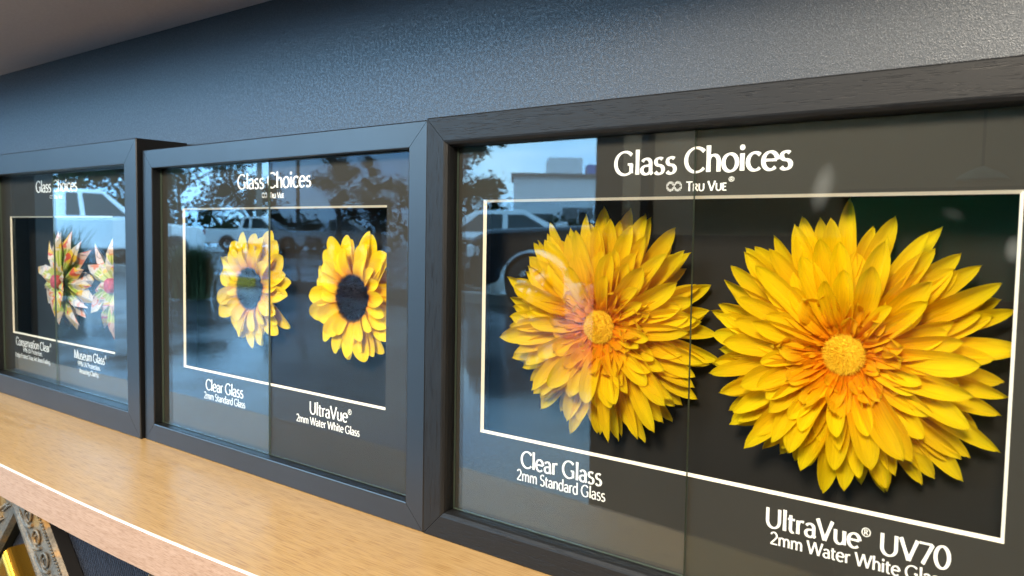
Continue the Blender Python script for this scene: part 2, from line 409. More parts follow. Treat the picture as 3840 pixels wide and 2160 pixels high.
def text(name, s, parent, xl, xr, z, cap, y, T=0.115, t=0.058, small=None, sup=None):
    """print s on the plane y between xl and xr with baseline z and capital height cap"""
    adv = []; tot = 0
    for k, c in enumerate(s):
        sc = small[k] if small else 1.0
        adv.append((tot, sc)); tot += (G[c][0] + 0.012) * sc
    sx = (xr - xl) / tot; sz = cap / 0.70
    mb = MB(); lift = 0
    def put(poly, base, sc, zo=0):
        nonlocal lift
        yy = y - 0.00003 - lift * 0.0000015
        mb.face([(xl + (base + p[0] * sc) * sx, yy, z + (zo + p[1] * sc) * sz) for p in poly])
    for (base, sc), c in zip(adv, s):
        Tk = T / (sc ** 0.6) if sc < 1 else T; tk = t / (sc ** 0.6) if sc < 1 else t
        if c == '\u00ae': Tk, tk = 0.034, 0.026
        it = iter(G[c][1])
        for st in it:
            lift += 1
            if st == 'dot':
                cx, cz = next(it); rr = Tk * 0.62
                put([(cx + rr * math.cos(q * math.pi / 8), cz + rr * math.sin(q * math.pi / 8)) for q in range(16)], base, sc)
                continue
            closed = len(st) > 8 and math.hypot(st[0][0] - st[-1][0], st[0][1] - st[-1][1]) < 1e-6
            if len(st) == 2: st = [st[0], ((st[0][0] + st[1][0]) / 2, (st[0][1] + st[1][1]) / 2), st[1]]
            q = nib(st, Tk, tk, closed)
            for (a, b2), (c2, d) in zip(q, q[1:]): put([a, c2, d, b2], base, sc)
    return mb.build(name, M["ink"], parent)
def logo(parent, x0, x1, z, h, y):
    """striped infinity mark"""
    mb = MB(); w = x1 - x0; k = 0
    for cx in (x0 + w * 0.27, x0 + w * 0.73):
        rx, rz = w * 0.265, h * 0.5
        for i in range(7):
            u = -0.86 + 1.72 * i / 6; x = cx + rx * u; zo = rz * math.sqrt(1 - u * u); ui = u / 0.62
            zi = rz * 0.52 * math.sqrt(max(0, 1 - ui * ui)) if abs(ui) < 1 else 0
            hw = w * 0.019
            for s_ in (1, -1):
                k += 1; yy = y - 0.00003 - k * 0.000001
                a, c = z + rz + s_ * zi, z + rz + s_ * zo
                mb.face([(x - hw, yy, a), (x + hw, yy, a), (x + hw, yy, c), (x - hw, yy, c)])
    return mb.build("lettering", M["ink"], parent)

# ------------------------------------------------------------------ picture frames
DEPTH = 0.0560
def frame(root, Wd, H, m, gy, wx0, wx1, wz0, wz1, seam, bv, rail_mat, glassL, glassR, soft, backy, seam_tilt=0.0):
    """local axes: x along the wall, z up, y into the wall; the front face lies on y = 0, x runs 0..Wd"""
    # mitred rails; profile across the width (0 outer, m inner) as (w, y)
    prof = [(0, DEPTH), (0, 0.0009), (0.0009, 0.0)]
    if soft: prof += [(m - 0.0040, 0.0), (m - 0.0028, 0.0004), (m - 0.0012, 0.0016), (m - 0.0004, 0.0034), (m, 0.0060), (m, gy + 0.004), (m + 0.0, DEPTH)]
    else: prof += [(m - 0.0010, 0.0), (m - 0.0003, 0.0003), (m, 0.0010), (m, gy + 0.004), (m, DEPTH)]
    C = [(0, 0, 1, 1), (Wd, 0, -1, 1), (Wd, H, -1, -1), (0, H, 1, -1)]
    for i in range(4):
        c0, c1 = C[i], C[(i + 1) % 4]; mb = MB()
        ax = (Vector((c1[0] - c0[0], c1[1] - c0[1]))).normalized()
        rows = []
        for w, y in prof:
            g = 0.00022
            p0 = Vector((c0[0] + c0[2] * w, c0[1] + c0[3] * w)) + ax * g; p1 = Vector((c1[0] + c1[2] * w, c1[1] + c1[3] * w)) - ax * g
            rows.append((p0, p1, y, w))
        off = 0.37 * i
        for (a0, a1, ya, wa), (b0, b1, yb, wb) in zip(rows, rows[1:] + rows[:1]):
            va, vb = wa + ya * 0.7, wb + yb * 0.7
            la0, la1, lb0, lb1 = a0.dot(ax), a1.dot(ax), b0.dot(ax), b1.dot(ax)
            mb.face([(a0.x, ya, a0.y), (a1.x, ya, a1.y), (b1.x, yb, b1.y), (b0.x, yb, b0.y)],
                    [(la0 + off, va + off), (la1 + off, va + off), (lb1 + off, vb + off), (lb0 + off, vb + off)])
        mb.face([(r[0].x, r[2], r[0].y) for r in rows]); mb.face([(r[1].x, r[2], r[1].y) for r in rows][::-1])
        mb.build("rail", rail_mat, root, weld=1e-7)
    # mat board with its bevelled window
    y = gy; e = 0.0005
    mm = MB(); o = (m + e, Wd - m - e, m + e, H - m - e)
    fr_ = [(o[0], o[2]), (o[1], o[2]), (o[1], o[3]), (o[0], o[3])]; wi = [(wx0, wz0), (wx1, wz0), (wx1, wz1), (wx0, wz1)]
    for i in range(4):
        j = (i + 1) % 4
        mm.face([(fr_[i][0], y, fr_[i][1]), (fr_[j][0], y, fr_[j][1]), (wi[j][0], y, wi[j][1]), (wi[i][0], y, wi[i][1])])
    wb_ = [(wx0 + bv, wz0 + bv), (wx1 - bv, wz0 + bv), (wx1 - bv, wz1 - bv), (wx0 + bv, wz1 - bv)]
    for i in range(4):
        j = (i + 1) % 4
        mm.face([(wb_[i][0], y + bv, wb_[i][1]), (wb_[j][0], y + bv, wb_[j][1]), (fr_[j][0], y + bv, fr_[j][1]), (fr_[i][0], y + bv, fr_[i][1])])
    mto = mm.build("mat_board", M["matboard"], root)
    bm_ = MB()
    for i in range(4):
        j = (i + 1) % 4
        bm_.face([(wi[i][0], y, wi[i][1]), (wi[j][0], y, wi[j][1]), (wb_[j][0], y + bv, wb_[j][1]), (wb_[i][0], y + bv, wb_[i][1])])
    bm_.build("mat_bevel", M["bevel"], mto)
    # backing
    bk = MB(); bk.box((m + e, backy, m + e), (Wd - m - e, backy + 0.003, H - m - e)); bk.build("backing_board", M["backing"], root)
    # two panes meeting at the seam
    g0, g1 = gy - 0.0024, gy - 0.0004
    for x0, x1, gm, sd in ((m + e, seam - 0.00005, glassL, 1), (seam + 0.00005, Wd - m - e, glassR, -1)):
        pb = MB(); k0 = seam_tilt if sd == 1 else 0; kk = seam_tilt
        P = lambda x, yy, zz, s_: (x + (kk if s_ else 0) * (1 if zz < H / 2 else 0), yy, zz)
        z0, z1 = m + e, H - m - e
        ls, rs = (sd == -1), (sd == 1)
        A = [P(x0, g0, z0, ls), P(x1, g0, z0, rs), P(x1, g0, z1, rs), P(x0, g0, z1, ls)]
        B = [P(x0, g1, z0, ls), P(x1, g1, z0, rs), P(x1, g1, z1, rs), P(x0, g1, z1, ls)]
        pb.face(A); pb.face(B[::-1])
        for i in range(4):
            j = (i + 1) % 4; pb.face([A[j], A[i], B[i], B[j]], mi=1)
        pb.build("glass_pane", [gm, M["glass_edge"]], root)
    return mto

GRP = "display frames in a row on the beech shelf"
# the woodgrain frame at the right
f3 = empty("picture_frame", (0, 0, 0), (R(0.02387), 0, 0))
tag(f3, "black woodgrain display frame with two yellow gerberas behind split glass", "picture frame", GRP)
G3 = 0.01194
mt = frame(f3, 0.4040, 0.30, 0.0205, G3, 0.04368, 0.35964, 0.08024, 0.24238, 0.2008, 0.00168, M["grain"], M["clear_glass"], M["coated_smudged"], True, 0.0480, 0.0012)
text("lettering", "Glass Choices", mt, 0.1473, 0.2559, 0.2557, 0.0139, G3, 0.125, 0.06)
logo(mt, 0.1826, 0.1925, 0.2452, 0.0058, G3)
text("lettering", "TRU VUE", mt, 0.1950, 0.2196, 0.2452, 0.0054, G3, 0.13, 0.075, small=[1, .76, .76, 1, 1, .76, .76])
text("lettering", "\u00ae", mt, 0.2206, 0.2244, 0.2458, 0.0064, G3)
text("lettering", "Clear Glass", mt, 0.0798, 0.1441, 0.0623, 0.0112, G3, 0.12, 0.06)
text("lettering", "2mm Standard Glass", mt, 0.0766, 0.1467, 0.0529, 0.0074, G3, 0.11, 0.062)
text("lettering", "UltraVue\u00ae UV70", mt, 0.2480, 0.3386, 0.0618, 0.0108, G3, 0.125, 0.062)
text("lettering", "2mm Water White Glass", mt, 0.2512, 0.3375, 0.0528, 0.0068, G3, 0.115, 0.066)
# the smooth frame in the middle
f2 = empty("picture_frame", (-0.40621, 0.00305, 0), (R(-0.13451), 0, R(-0.31997)))
tag(f2, "smooth black display frame with two dark centred sunflowers behind split glass", "picture frame", GRP)
G2 = 0.01089
mt = frame(f2, 0.4059, 0.29907, 0.01911, G2, 0.0580, 0.35284, 0.08128, 0.23994, 0.20430, 0.00168, M["black"], M["clear_glass"], M["coated_glass"], False, 0.0480)
text("lettering", "Glass Choices", mt, 0.1531, 0.2609, 0.2565, 0.0132, G2, 0.12, 0.058)
logo(mt, 0.1910, 0.1990, 0.2477, 0.0052, G2)
text("lettering", "TRU VUE", mt, 0.2020, 0.2234, 0.2476, 0.0049, G2, 0.13, 0.075, small=[1, .76, .76, 1, 1, .76, .76])
text("lettering", "Clear Glass", mt, 0.0981, 0.1617, 0.0638, 0.0105, G2, 0.12, 0.058)
text("lettering", "2mm Standard Glass", mt, 0.0950, 0.1647, 0.0549, 0.0066, G2, 0.115, 0.066)
text("lettering", "UltraVue\u00ae", mt, 0.2588, 0.3140, 0.0645, 0.0105, G2, 0.12, 0.06)
text("lettering", "2mm Water White Glass", mt, 0.2411, 0.3233, 0.0553, 0.0064, G2, 0.115, 0.066)
# the taller frame at the far end
W1 = 0.418
f1 = empty("picture_frame", (-0.40865 - W1 * math.cos(R(0.18247)), -0.0007 - W1 * math.sin(R(0.18247)), 0), (R(0.13428), 0, R(0.18247)))
tag(f1, "taller smooth black display frame holding two folded patterned paper flowers", "picture frame", GRP)
G1 = 0.01685
X1 = lambda x: x + W1
mt = frame(f1, W1, 0.31121, 0.02576, G1, X1(-0.36556), X1(-0.08665), 0.07863, 0.23277, X1(-0.2309), 0.00168, M["black"], M["clear_glass"], M["clear_glass"], False, 0.0490)
text("lettering", "Glass Choices", mt, X1(-0.2834), X1(-0.1702), 0.2624, 0.0138, G1, 0.12, 0.058)
logo(mt, X1(-0.2448), X1(-0.2355), 0.2540, 0.0046, G1)
text("lettering", "TRU VUE", mt, X1(-0.2325), X1(-0.2097), 0.2539, 0.0046, G1, 0.13, 0.075, small=[1, .76, .76, 1, 1, .76, .76])
text("lettering", "Conservation Clear\u00ae", mt, X1(-0.3565), X1(-0.2490), 0.0634, 0.0104, G1, 0.12, 0.058)
text("lettering", "99% UV Protection.", mt, X1(-0.3346), X1(-0.2762), 0.0560, 0.0056, G1, 0.115, 0.066)
text("lettering", "Helps Protect Your Art from Fading.", mt, X1(-0.3594), X1(-0.2527), 0.0478, 0.0056, G1, 0.115, 0.066)
text("lettering", "Museum Glass\u00ae", mt, X1(-0.1873), X1(-0.1060), 0.0637, 0.0102, G1, 0.12, 0.058)
text("lettering", "99% UV Protection.", mt, X1(-0.1783), X1(-0.1215), 0.0556, 0.0056, G1, 0.115, 0.066)
text("lettering", "Amazing Clarity.", mt, X1(-0.1748), X1(-0.1250), 0.0472, 0.0056, G1, 0.115, 0.066)

# ------------------------------------------------------------------ flowers
def mk_petal(name, stops, trans=0.5, rough=0.75, streak=0.22):
    m = mat(name, (0.9, 0.6, 0.0), rough, 0, 0.08); t = NT(m)
    uv = t.new("ShaderNodeTexCoord"); sp = t.new("ShaderNodeSeparateXYZ"); t.l.new(uv.outputs["UV"], sp.inputs[0])
    vv = t.coord("UV", (34, 2.4, 1)); st = t.noise(vv, 1.0, 3, 0.6, 0.3)
    oi = t.new("ShaderNodeObjectInfo")
    pos = t.math('ADD', sp.outputs["Y"], t.math('MULTIPLY', t.math('SUBTRACT', oi.outputs["Random"], 0.5), 0.22))
    pos = t.math('ADD', pos, t.math('MULTIPLY', t.math('SUBTRACT', st, 0.5), 0.30))
    c = t.ramp(pos, stops)
    dk = t.ramp(st, [(0.30, (1 - streak,) * 3), (0.62, (1, 1, 1))])
    c = t.mix(1.0, c, dk, 'MULTIPLY')
    rnd = t.ramp(oi.outputs["Random"], [(0.0, (0.86, 0.84, 0.8)), (1.0, (1, 1, 1))])
    c = t.mix(1.0, c, rnd, 'MULTIPLY')
    t.set("Base Color", c)
    # fine weave creases
    wv = t.coord("UV", (9, 46, 1)); cr = t.noise(wv, 1.0, 2)
    t.bump(t.math('ADD', t.math('MULTIPLY', st, 1.2), t.math('MULTIPLY', cr, 0.5)), 0.6, 0.0008)
    tr = t.new("ShaderNodeBsdfTranslucent"); t.l.new(c, tr.inputs["Color"])
    mx = t.new("ShaderNodeMixShader"); mx.inputs["Fac"].default_value = trans
    t.l.new(t.b.outputs[0], mx.inputs[1]); t.l.new(tr.outputs[0], mx.inputs[2])
    t.l.new(mx.outputs[0], t.n["Material Output"].inputs["Surface"])
    return m
M["gerbera"] = mk_petal("gerbera_silk", [(0.0, (0.97, 0.28, 0.002)), (0.24, (0.98, 0.40, 0.002)), (0.48, (0.99, 0.60, 0.003)), (0.95, (0.99, 0.74, 0.004))])
M["gerbera_in"] = mk_petal("gerbera_ruffle_silk", [(0.0, (0.98, 0.30, 0.002)), (0.40, (0.98, 0.45, 0.003)), (1.0, (0.98, 0.62, 0.006))])
M["sunpetal"] = mk_petal("sunflower_silk", [(0.0, (0.92, 0.27, 0.004)), (0.25, (0.95, 0.46, 0.003)), (0.5, (0.95, 0.63, 0.003)), (0.9, (0.95, 0.71, 0.006))], 0.25)

def petal_mesh(name, material, L, Wd, elev, bend, cup, tip=0.6, base=0.30, seed=0, nr=13, nc=7, wav=0.3, notch=0.0, blunt=0.6):
    rnd = random.Random(seed); rows = []
    ph = rnd.uniform(0, 6.28); tw = rnd.uniform(-0.35, 0.35); side = rnd.uniform(-0.10, 0.10)
    x, z = 0.0, 0.0; prev = 0
    ph2 = rnd.uniform(0, 6.28)
    for i in range(nr):
        t = math.sin(math.pi / 2 * i / (nr - 1)); a = elev - bend * t + 0.10 * math.sin(5 * t + ph)
        dt = t - prev; prev = t
        x += L * dt * math.cos(a); z += L * dt * math.sin(a)
        # width: narrow claw, widest past the middle, closing to the tip
        w = base + (1 - base) * math.sin(min(1, t / 0.46) * math.pi / 2)
        if t > 0.62: w *= max(0.0, 1 - ((t - 0.62) / 0.38) ** (1.7 + 1.2 * tip)) ** blunt
        w = max(w, 0.015) * Wd
        row = []
        for j in range(nc):
            s = -1 + 2 * j / (nc - 1)
            tt = tw * t
            yy = s * w / 2; zz = cup * w * (s * s) - 0.35 * cup * w + 0.035 * Wd * math.cos(3 * math.pi * s) * (1 - t * 0.4)
            zz += wav * 0.10 * Wd * math.sin(7 * t + ph2 + 1.7 * s) * abs(s)
            y2 = yy * math.cos(tt) - zz * math.sin(tt); z2 = yy * math.sin(tt) + zz * math.cos(tt)
            ex = 0
            if notch and i >= nr - 2: ex = notch * L * (math.cos(2.6 * math.pi * s + ph) * (0.5 if i == nr - 1 else 0.2))
            row.append((x - z2 * math.sin(a) + ex, y2 + side * L * t * t, z + z2 * math.cos(a)))
        rows.append(row)
    mb = MB(); mb.grid(rows, uvf=lambda i, j: (j / (nc - 1), math.sin(math.pi / 2 * i / (nr - 1))))
    me = mb.mesh(name, material, True)
    return me
def ring(root, meshes, n, r0, h0, ph, rnd, jit=0.12, tilt=0.10, sc=0.08, ell=0.0, spin=0.0):
    for k in range(n):
        o = link("petal", meshes[rnd.randrange(len(meshes))], root)
        a = ph + 2 * math.pi * (k + rnd.uniform(-jit, jit)) / n
        s = (1 + rnd.uniform(-sc, sc)) * (1 + ell * math.cos(2 * (a + spin)))
        Mx = Matrix.Rotation(a, 4, 'Z') @ Matrix.Translation((r0, 0, h0 + rnd.uniform(-0.0006, 0.0006))) @ Matrix.Rotation(rnd.uniform(-tilt, tilt), 4, 'Y') @ Matrix.Rotation(rnd.uniform(-0.16, 0.16), 4, 'X')
        o.matrix_local = Mx @ Matrix.Diagonal((s, 1 + rnd.uniform(-0.12, 0.12), 1, 1))
def fuzz(mb, rad, hgt, z0, n, length, wd, rnd, mi=0, rim=0.0):
    for _ in range(n):
        u = math.sqrt(rnd.random()) if not rim else 1 - rim * rnd.random(); a = rnd.uniform(0, 6.2832)
        r = u * rad; x, y = r * math.cos(a), r * math.sin(a); z = z0 + hgt * math.sqrt(max(0, 1 - u * u))
        nrm = Vector((x / rad * 0.9, y / rad * 0.9, 0.45 + 0.7 * (1 - u * u))).normalized()
        nrm = (nrm + Vector((rnd.uniform(-.35, .35), rnd.uniform(-.35, .35), rnd.uniform(-.2, .2)))).normalized()
        p = Vector((x, y, z)); q = nrm.orthogonal().normalized(); q.rotate(Matrix.Rotation(rnd.uniform(0, 6.28), 3, nrm))
        l = length * rnd.uniform(0.6, 1.15)
        mb.face([p - q * wd, p + q * wd, p + nrm * l], mi=mi)
def dome(mb, rad, hgt, z0, n=24, m=7, mi=0):
    mb.grid([[(rad * math.sin(R(90 * i / m)) * math.cos(6.28318 * k / n), rad * math.sin(R(90 * i / m)) * math.sin(6.28318 * k / n), z0 + hgt * math.cos(R(90 * i / m))) for k in range(n)] for i in range(m + 1)][::-1], closed=True, mi=mi)
def fuzzmat(name, a, c, rough=0.85):
    m = mat(name, a, rough, 0, 0.2); t = NT(m)
    g = t.new("ShaderNodeNewGeometry"); t.set("Base Color", t.ramp(g.outputs["Random Per Island"], [(0, a), (1, c)])); return m
M["gcentre"] = fuzzmat("gerbera_centre_plush", (0.72, 0.42, 0.008), (0.92, 0.62, 0.03))
M["scentre"] = fuzzmat("sunflower_centre_bristle", (0.004, 0.0025, 0.002), (0.022, 0.011, 0.008))
M["scentre"].node_tree.nodes["Principled BSDF"].inputs["Specular IOR Level"].default_value = 0.05

def flower_root(name, fr_root, lx, lz, ly, spin=0, tiltx=0, tilty=0):
    Mr = Euler(fr_root.rotation_euler).to_matrix().to_4x4(); Mr.translation = fr_root.location
    Mw = Mr @ Matrix.Translation((lx, ly, lz)) @ Matrix.Rotation(R(90), 4, 'X') @ Matrix.Rotation(tiltx, 4, 'X') @ Matrix.Rotation(tilty, 4, 'Y') @ Matrix.Rotation(spin, 4, 'Z')
    o = empty(name); o.matrix_world = Mw
    o.location = Mw.to_translation(); o.rotation_euler = Mw.to_euler()
    return o
def petal_set(prefix, n, material, **kw):
    out = []
    for i in range(n):
        k = dict(kw); rr = random.Random(hash((prefix, i)) % 99991 if False else sum(map(ord, prefix)) * 31 + i)
        k["bend"] = kw["bend"] + rr.uniform(-0.12, 0.12); k["L"] = kw["L"] * rr.uniform(0.95, 1.04); k["Wd"] = kw["Wd"] * rr.uniform(0.9, 1.1)
        k["tip"] = kw.get("tip", 0.6) + rr.uniform(-0.25, 0.25)
        out.append(petal_mesh("petal_silk", material, seed=rr.randrange(9999), **k))
    return out
RG = 0.0775
gm = dict(
 a=petal_set("ga", 9, M["gerbera"], L=RG*0.91, Wd=0.0118, elev=R(3), bend=R(5), cup=0.34, tip=0.9, notch=0.028, wav=0.7, blunt=0.72, base=0.36, nr=15),
 b=petal_set("gb", 9, M["gerbera"], L=RG*0.83, Wd=0.0120, elev=R(9), bend=R(10), cup=0.38, tip=0.9, notch=0.028, wav=0.7, blunt=0.72, base=0.36, nr=15),
 c=petal_set("gc", 9, M["gerbera"], L=RG*0.66, Wd=0.0114, elev=R(15), bend=R(12), cup=0.40, tip=0.9, notch=0.028, wav=0.7, blunt=0.72, base=0.38),
 d=petal_set("gd", 8, M["gerbera"], L=RG*0.43, Wd=0.0100, elev=R(21), bend=R(8), cup=0.42, tip=0.9, base=0.42),
 e=petal_set("ge", 6, M["gerbera_in"], L=RG*0.23, Wd=0.0098, elev=R(26), bend=R(6), cup=0.40, wav=2.4, tip=1.6, base=0.5, notch=0.14),
 f=petal_set("gf", 5, M["gerbera_in"], L=RG*0.125, Wd=0.0075, elev=R(30), bend=R(20), cup=0.42, wav=2.4, tip=1.9, base=0.55, notch=0.16))
def sewn(name, root, sets, rnd, material, jit=0.3, tilt=0.3, sc=0.25, kind=None):
    """a ring of crowded petals sewn together as one strip"""
    mb = MB()
    for meshes, n, r0, h0 in sets:
        for k in range(n):
            me = rnd.choice(meshes); a = 2 * math.pi * (k + rnd.uniform(-jit, jit)) / n; s_ = 1 + rnd.uniform(-sc, sc)
            Mx = Matrix.Rotation(a, 4, 'Z') @ Matrix.Translation((r0 * (1 + rnd.uniform(-0.08, 0.08)), 0, h0)) @ Matrix.Rotation(rnd.uniform(-tilt, tilt), 4, 'Y') @ Matrix.Rotation(rnd.uniform(-0.3, 0.3), 4, 'X') @ Matrix.Scale(s_, 4)
            n0 = len(mb.v); mb.v += [tuple(Mx @ v.co) for v in me.vertices]; uvl = me.uv_layers[0].data
            for p in me.polygons:
                mb.f.append(tuple(n0 + i for i in p.vertices)); mb.uv.append([tuple(uvl[li].uv) for li in p.loop_indices]); mb.mi.append(0)
    o = mb.build(name, material, root, smooth=True)
    if kind: o["kind"] = kind
def gerbera(fr_root, lx, lz, ly, seed, label, spin, tx=0, ty=0):
    r = flower_root("artificial_gerbera", fr_root, lx, lz, ly, spin, tx, ty); rnd = random.Random(seed)
    tag(r, label, "artificial flower", "silk gerberas in the woodgrain frame")
    ring(r, gm["a"], 33, 0.0065, 0.0040, 0.0, rnd, 0.4, 0.08, 0.10, 0.035, spin)
    ring(r, gm["b"], 31, 0.0075, 0.0060, 0.16, rnd, 0.4, 0.11, 0.12, 0.035, spin)
    ring(r, gm["c"], 36, 0.0085, 0.0078, 0.05, rnd, 0.4, 0.15, 0.20, 0.035, spin)
    sewn("back_petals", r, [(gm["b"], 26, 0.0070, 0.0020)], rnd, M["gerbera"], 0.4, 0.05, 0.08, "stuff")
    sewn("small_petals", r, [(gm["d"], 20, 0.0110, 0.0090), (gm["d"], 16, 0.0125, 0.0098)], rnd, M["gerbera"], 0.4, 0.22, 0.25, "stuff")
    sewn("ruffle", r, [(gm["e"], 24, 0.0150, 0.0100), (gm["f"], 16, 0.0115, 0.0102)], rnd, M["gerbera_in"])
    mb = MB(); dome(mb, 0.0102, 0.0036, 0.0100); fuzz(mb, 0.0104, 0.0036, 0.0100, 3600, 0.0019, 0.00014, rnd)
    mb.build("flower_centre", M["gcentre"], r, smooth=True)
    st = MB(); st.tube([(0, 0, 0.008), (0, 0, -0.003)], 0.0035); st.build("stem", M["stem"], r)
    return r
M["stem"] = mat("green_stem", (0.05, 0.11, 0.02), 0.6)
gerbera(f3, 0.1275, 0.1600, 0.0400, 3, "yellow silk gerbera behind the clear glass pane, its petals crossing the seam", R(5), 0, R(5))
gerbera(f3, 0.2805, 0.1580, 0.0400, 11, "yellow silk gerbera behind the coated pane above the UV70 lettering", R(19), 0, R(2))

RS = 0.0545
sm = dict(
 a=petal_set("sa", 5, M["sunpetal"], L=RS*0.74, Wd=0.0165, elev=R(6), bend=R(4), cup=0.22, tip=0.45, base=0.42),
 b=petal_set("sb", 5, M["sunpetal"], L=RS*0.66, Wd=0.0155, elev=R(18), bend=R(24), cup=0.26, tip=0.45, base=0.42),
 c=petal_set("sc", 5, M["sunpetal"], L=RS*0.46, Wd=0.0125, elev=R(30), bend=R(36), cup=0.26, tip=0.5, base=0.5))
def sunflower(lx, lz, ly, seed, label, spin, ty=0):
    r = flower_root("artificial_sunflower", f2, lx, lz, ly, spin, 0, ty); rnd = random.Random(seed)
    tag(r, label, "artificial flower", "silk sunflowers in the middle frame")
    ring(r, sm["a"], 18, 0.0165, 0.004, 0.0, rnd, 0.3, 0.10, 0.10)
    ring(r, sm["b"], 17, 0.0165, 0.006, 0.2, rnd, 0.3, 0.12, 0.12)
    ring(r, sm["c"], 16, 0.0165, 0.0075, 0.1, rnd, 0.3, 0.16, 0.18)
    mb = MB(); dome(mb, 0.0185, 0.0060, 0.0085); fuzz(mb, 0.0185, 0.0060, 0.0085, 1900, 0.0030, 0.00028, rnd); fuzz(mb, 0.0185, 0.0060, 0.0085, 500, 0.0046, 0.0003, rnd, rim=0.12)
    mb.build("flower_centre", M["scentre"], r, smooth=True)
    st = MB(); st.tube([(0, 0, 0.008), (0, 0, -0.003)], 0.0035); st.build("stem", M["stem"], r)
sunflower(0.1415, 0.1640, 0.0410, 5, "silk sunflower whose brown centre is veiled by reflection in the clear pane", R(8))
sunflower(0.2895, 0.1640, 0.0410, 9, "silk sunflower with vivid dark centre, partly hidden by the mat edge", R(20))

def mk_paper():
    m = mat("patterned_paper", (0.7, 0.65, 0.55), 0.32, 0, 0.5); t = NT(m)
    uv = t.new("ShaderNodeTexCoord"); sp = t.new("ShaderNodeSeparateXYZ"); t.l.new(uv.outputs["UV"], sp.inputs[0])
    oi = t.new("ShaderNodeObjectInfo")
    mp_ = t.new("ShaderNodeMapping"); t.l.new(uv.outputs["UV"], mp_.inputs["Vector"])
    cb = t.new("ShaderNodeCombineXYZ"); t.l.new(t.math('MULTIPLY', oi.outputs["Random"], 37.0), cb.inputs[0]); t.l.new(t.math('MULTIPLY', oi.outputs["Random"], 91.0), cb.inputs[1])
    t.l.new(cb.outputs[0], mp_.inputs["Location"]); mp_.inputs["Scale"].default_value = (0.55, 1.5, 1)
    vo = t.new("ShaderNodeTexVoronoi", feature='SMOOTH_F1', voronoi_dimensions='2D'); vo.inputs["Scale"].default_value = 0.8; vo.inputs["Smoothness"].default_value = 0.25
    t.l.new(mp_.outputs[0], vo.inputs["Vector"])
    sw = t.noise(mp_.outputs[0], 2.2, 2)
    d = t.math('FRACT', t.math('MULTIPLY', t.math('ADD', vo.outputs["Distance"], t.math('MULTIPLY', sw, 0.4)), 1.5))
    x = t.new("ShaderNodeValToRGB"); x.color_ramp.interpolation = 'CONSTANT'; e = x.color_ramp.elements
    stops = [(0, (0.62, 0.40, 0.02)), (0.14, (0.55, 0.06, 0.03)), (0.22, (0.60, 0.46, 0.40)), (0.36, (0.20, 0.12, 0.13)), (0.40, (0.62, 0.44, 0.36)), (0.58, (0.62, 0.20, 0.10)), (0.66, (0.58, 0.50, 0.46)), (0.80, (0.32, 0.34, 0.40)), (0.85, (0.58, 0.50, 0.38))]
    while len(e) < len(stops): e.new(0.5)
    for k, (p, c) in zip(e, stops): k.position = p; k.color = (*c, 1)
    t.l.new(d, x.inputs["Fac"])
    vv = t.coord("UV", (7, 0.4, 1)); g = t.noise(vv, 1.6, 1)
    green = t.ramp(g, [(0.36, (0.16, 0.26, 0.02)), (0.5, (0.42, 0.50, 0.05)), (0.58, (0.70, 0.66, 0.36)), (0.66, (0.22, 0.34, 0.05))])
    k = t.ramp(t.math('ADD', sp.outputs["Y"], t.math('MULTIPLY', t.math('SUBTRACT', oi.outputs["Random"], 0.5), 0.2)), [(0.52, (0, 0, 0)), (0.58, (1, 1, 1))])
    t.set("Base Color", t.mix(k, green, x.outputs["Color"]))
    t.bump(t.noise(t.coord("UV", (4, 6, 1)), 3, 2), 0.3, 0.001)
    return m
M["paper"] = mk_paper()
def kite_mesh(L, Wd, elev, fold, seed, shoulder=0.62):
    rnd = random.Random(seed); mb = MB(); sk = rnd.uniform(-0.15, 0.15)
    pr = [(0, 0.22), (0.2, 0.42), (0.42, 0.78), (shoulder, 1.0), (0.75, 0.66), (0.9, 0.26), (1.0, 0.01)]
    rows = []
    for t, w in pr:
        a = elev - 0.25 * t; w *= Wd / 2
        row = []
        for j in range(5):
            s = -1 + j / 2
            y = s * w + sk * L * t * t * 0.6; z = (1 - abs(s)) * fold * w - (0.25 * fold * w)
            row.append((L * t * math.cos(a), y, L * t * math.sin(a) + z))
        rows.append(row)
    mb.grid(rows, uvf=lambda i, j: (j / 4, pr[min(i, 6)][0]))
    return mb.mesh("petal_paper", M["paper"], False)
km = [[kite_mesh(0.063, 0.0215, R(4), f_, s_) for f_, s_ in ((0.8, 1), (-0.7, 2), (0.9, 3), (0.5, 4))],
      [kite_mesh(0.057, 0.020, R(13), f_, s_) for f_, s_ in ((0.8, 5), (-0.7, 6), (0.9, 7))],
      [kite_mesh(0.030, 0.012, R(30), f_, s_) for f_, s_ in ((0.8, 8), (0.7, 9))]]
def mk_button():
    m = mat("red_button", (0.42, 0.03, 0.045), 0.55); t = NT(m)
    n = t.noise(t.coord("Object"), 420, 2); t.bump(n, 0.5, 0.001)
    t.set("Base Color", t.ramp(n, [(0.35, (0.30, 0.015, 0.03)), (0.65, (0.55, 0.06, 0.08))])); return m
M["button"] = mk_button()
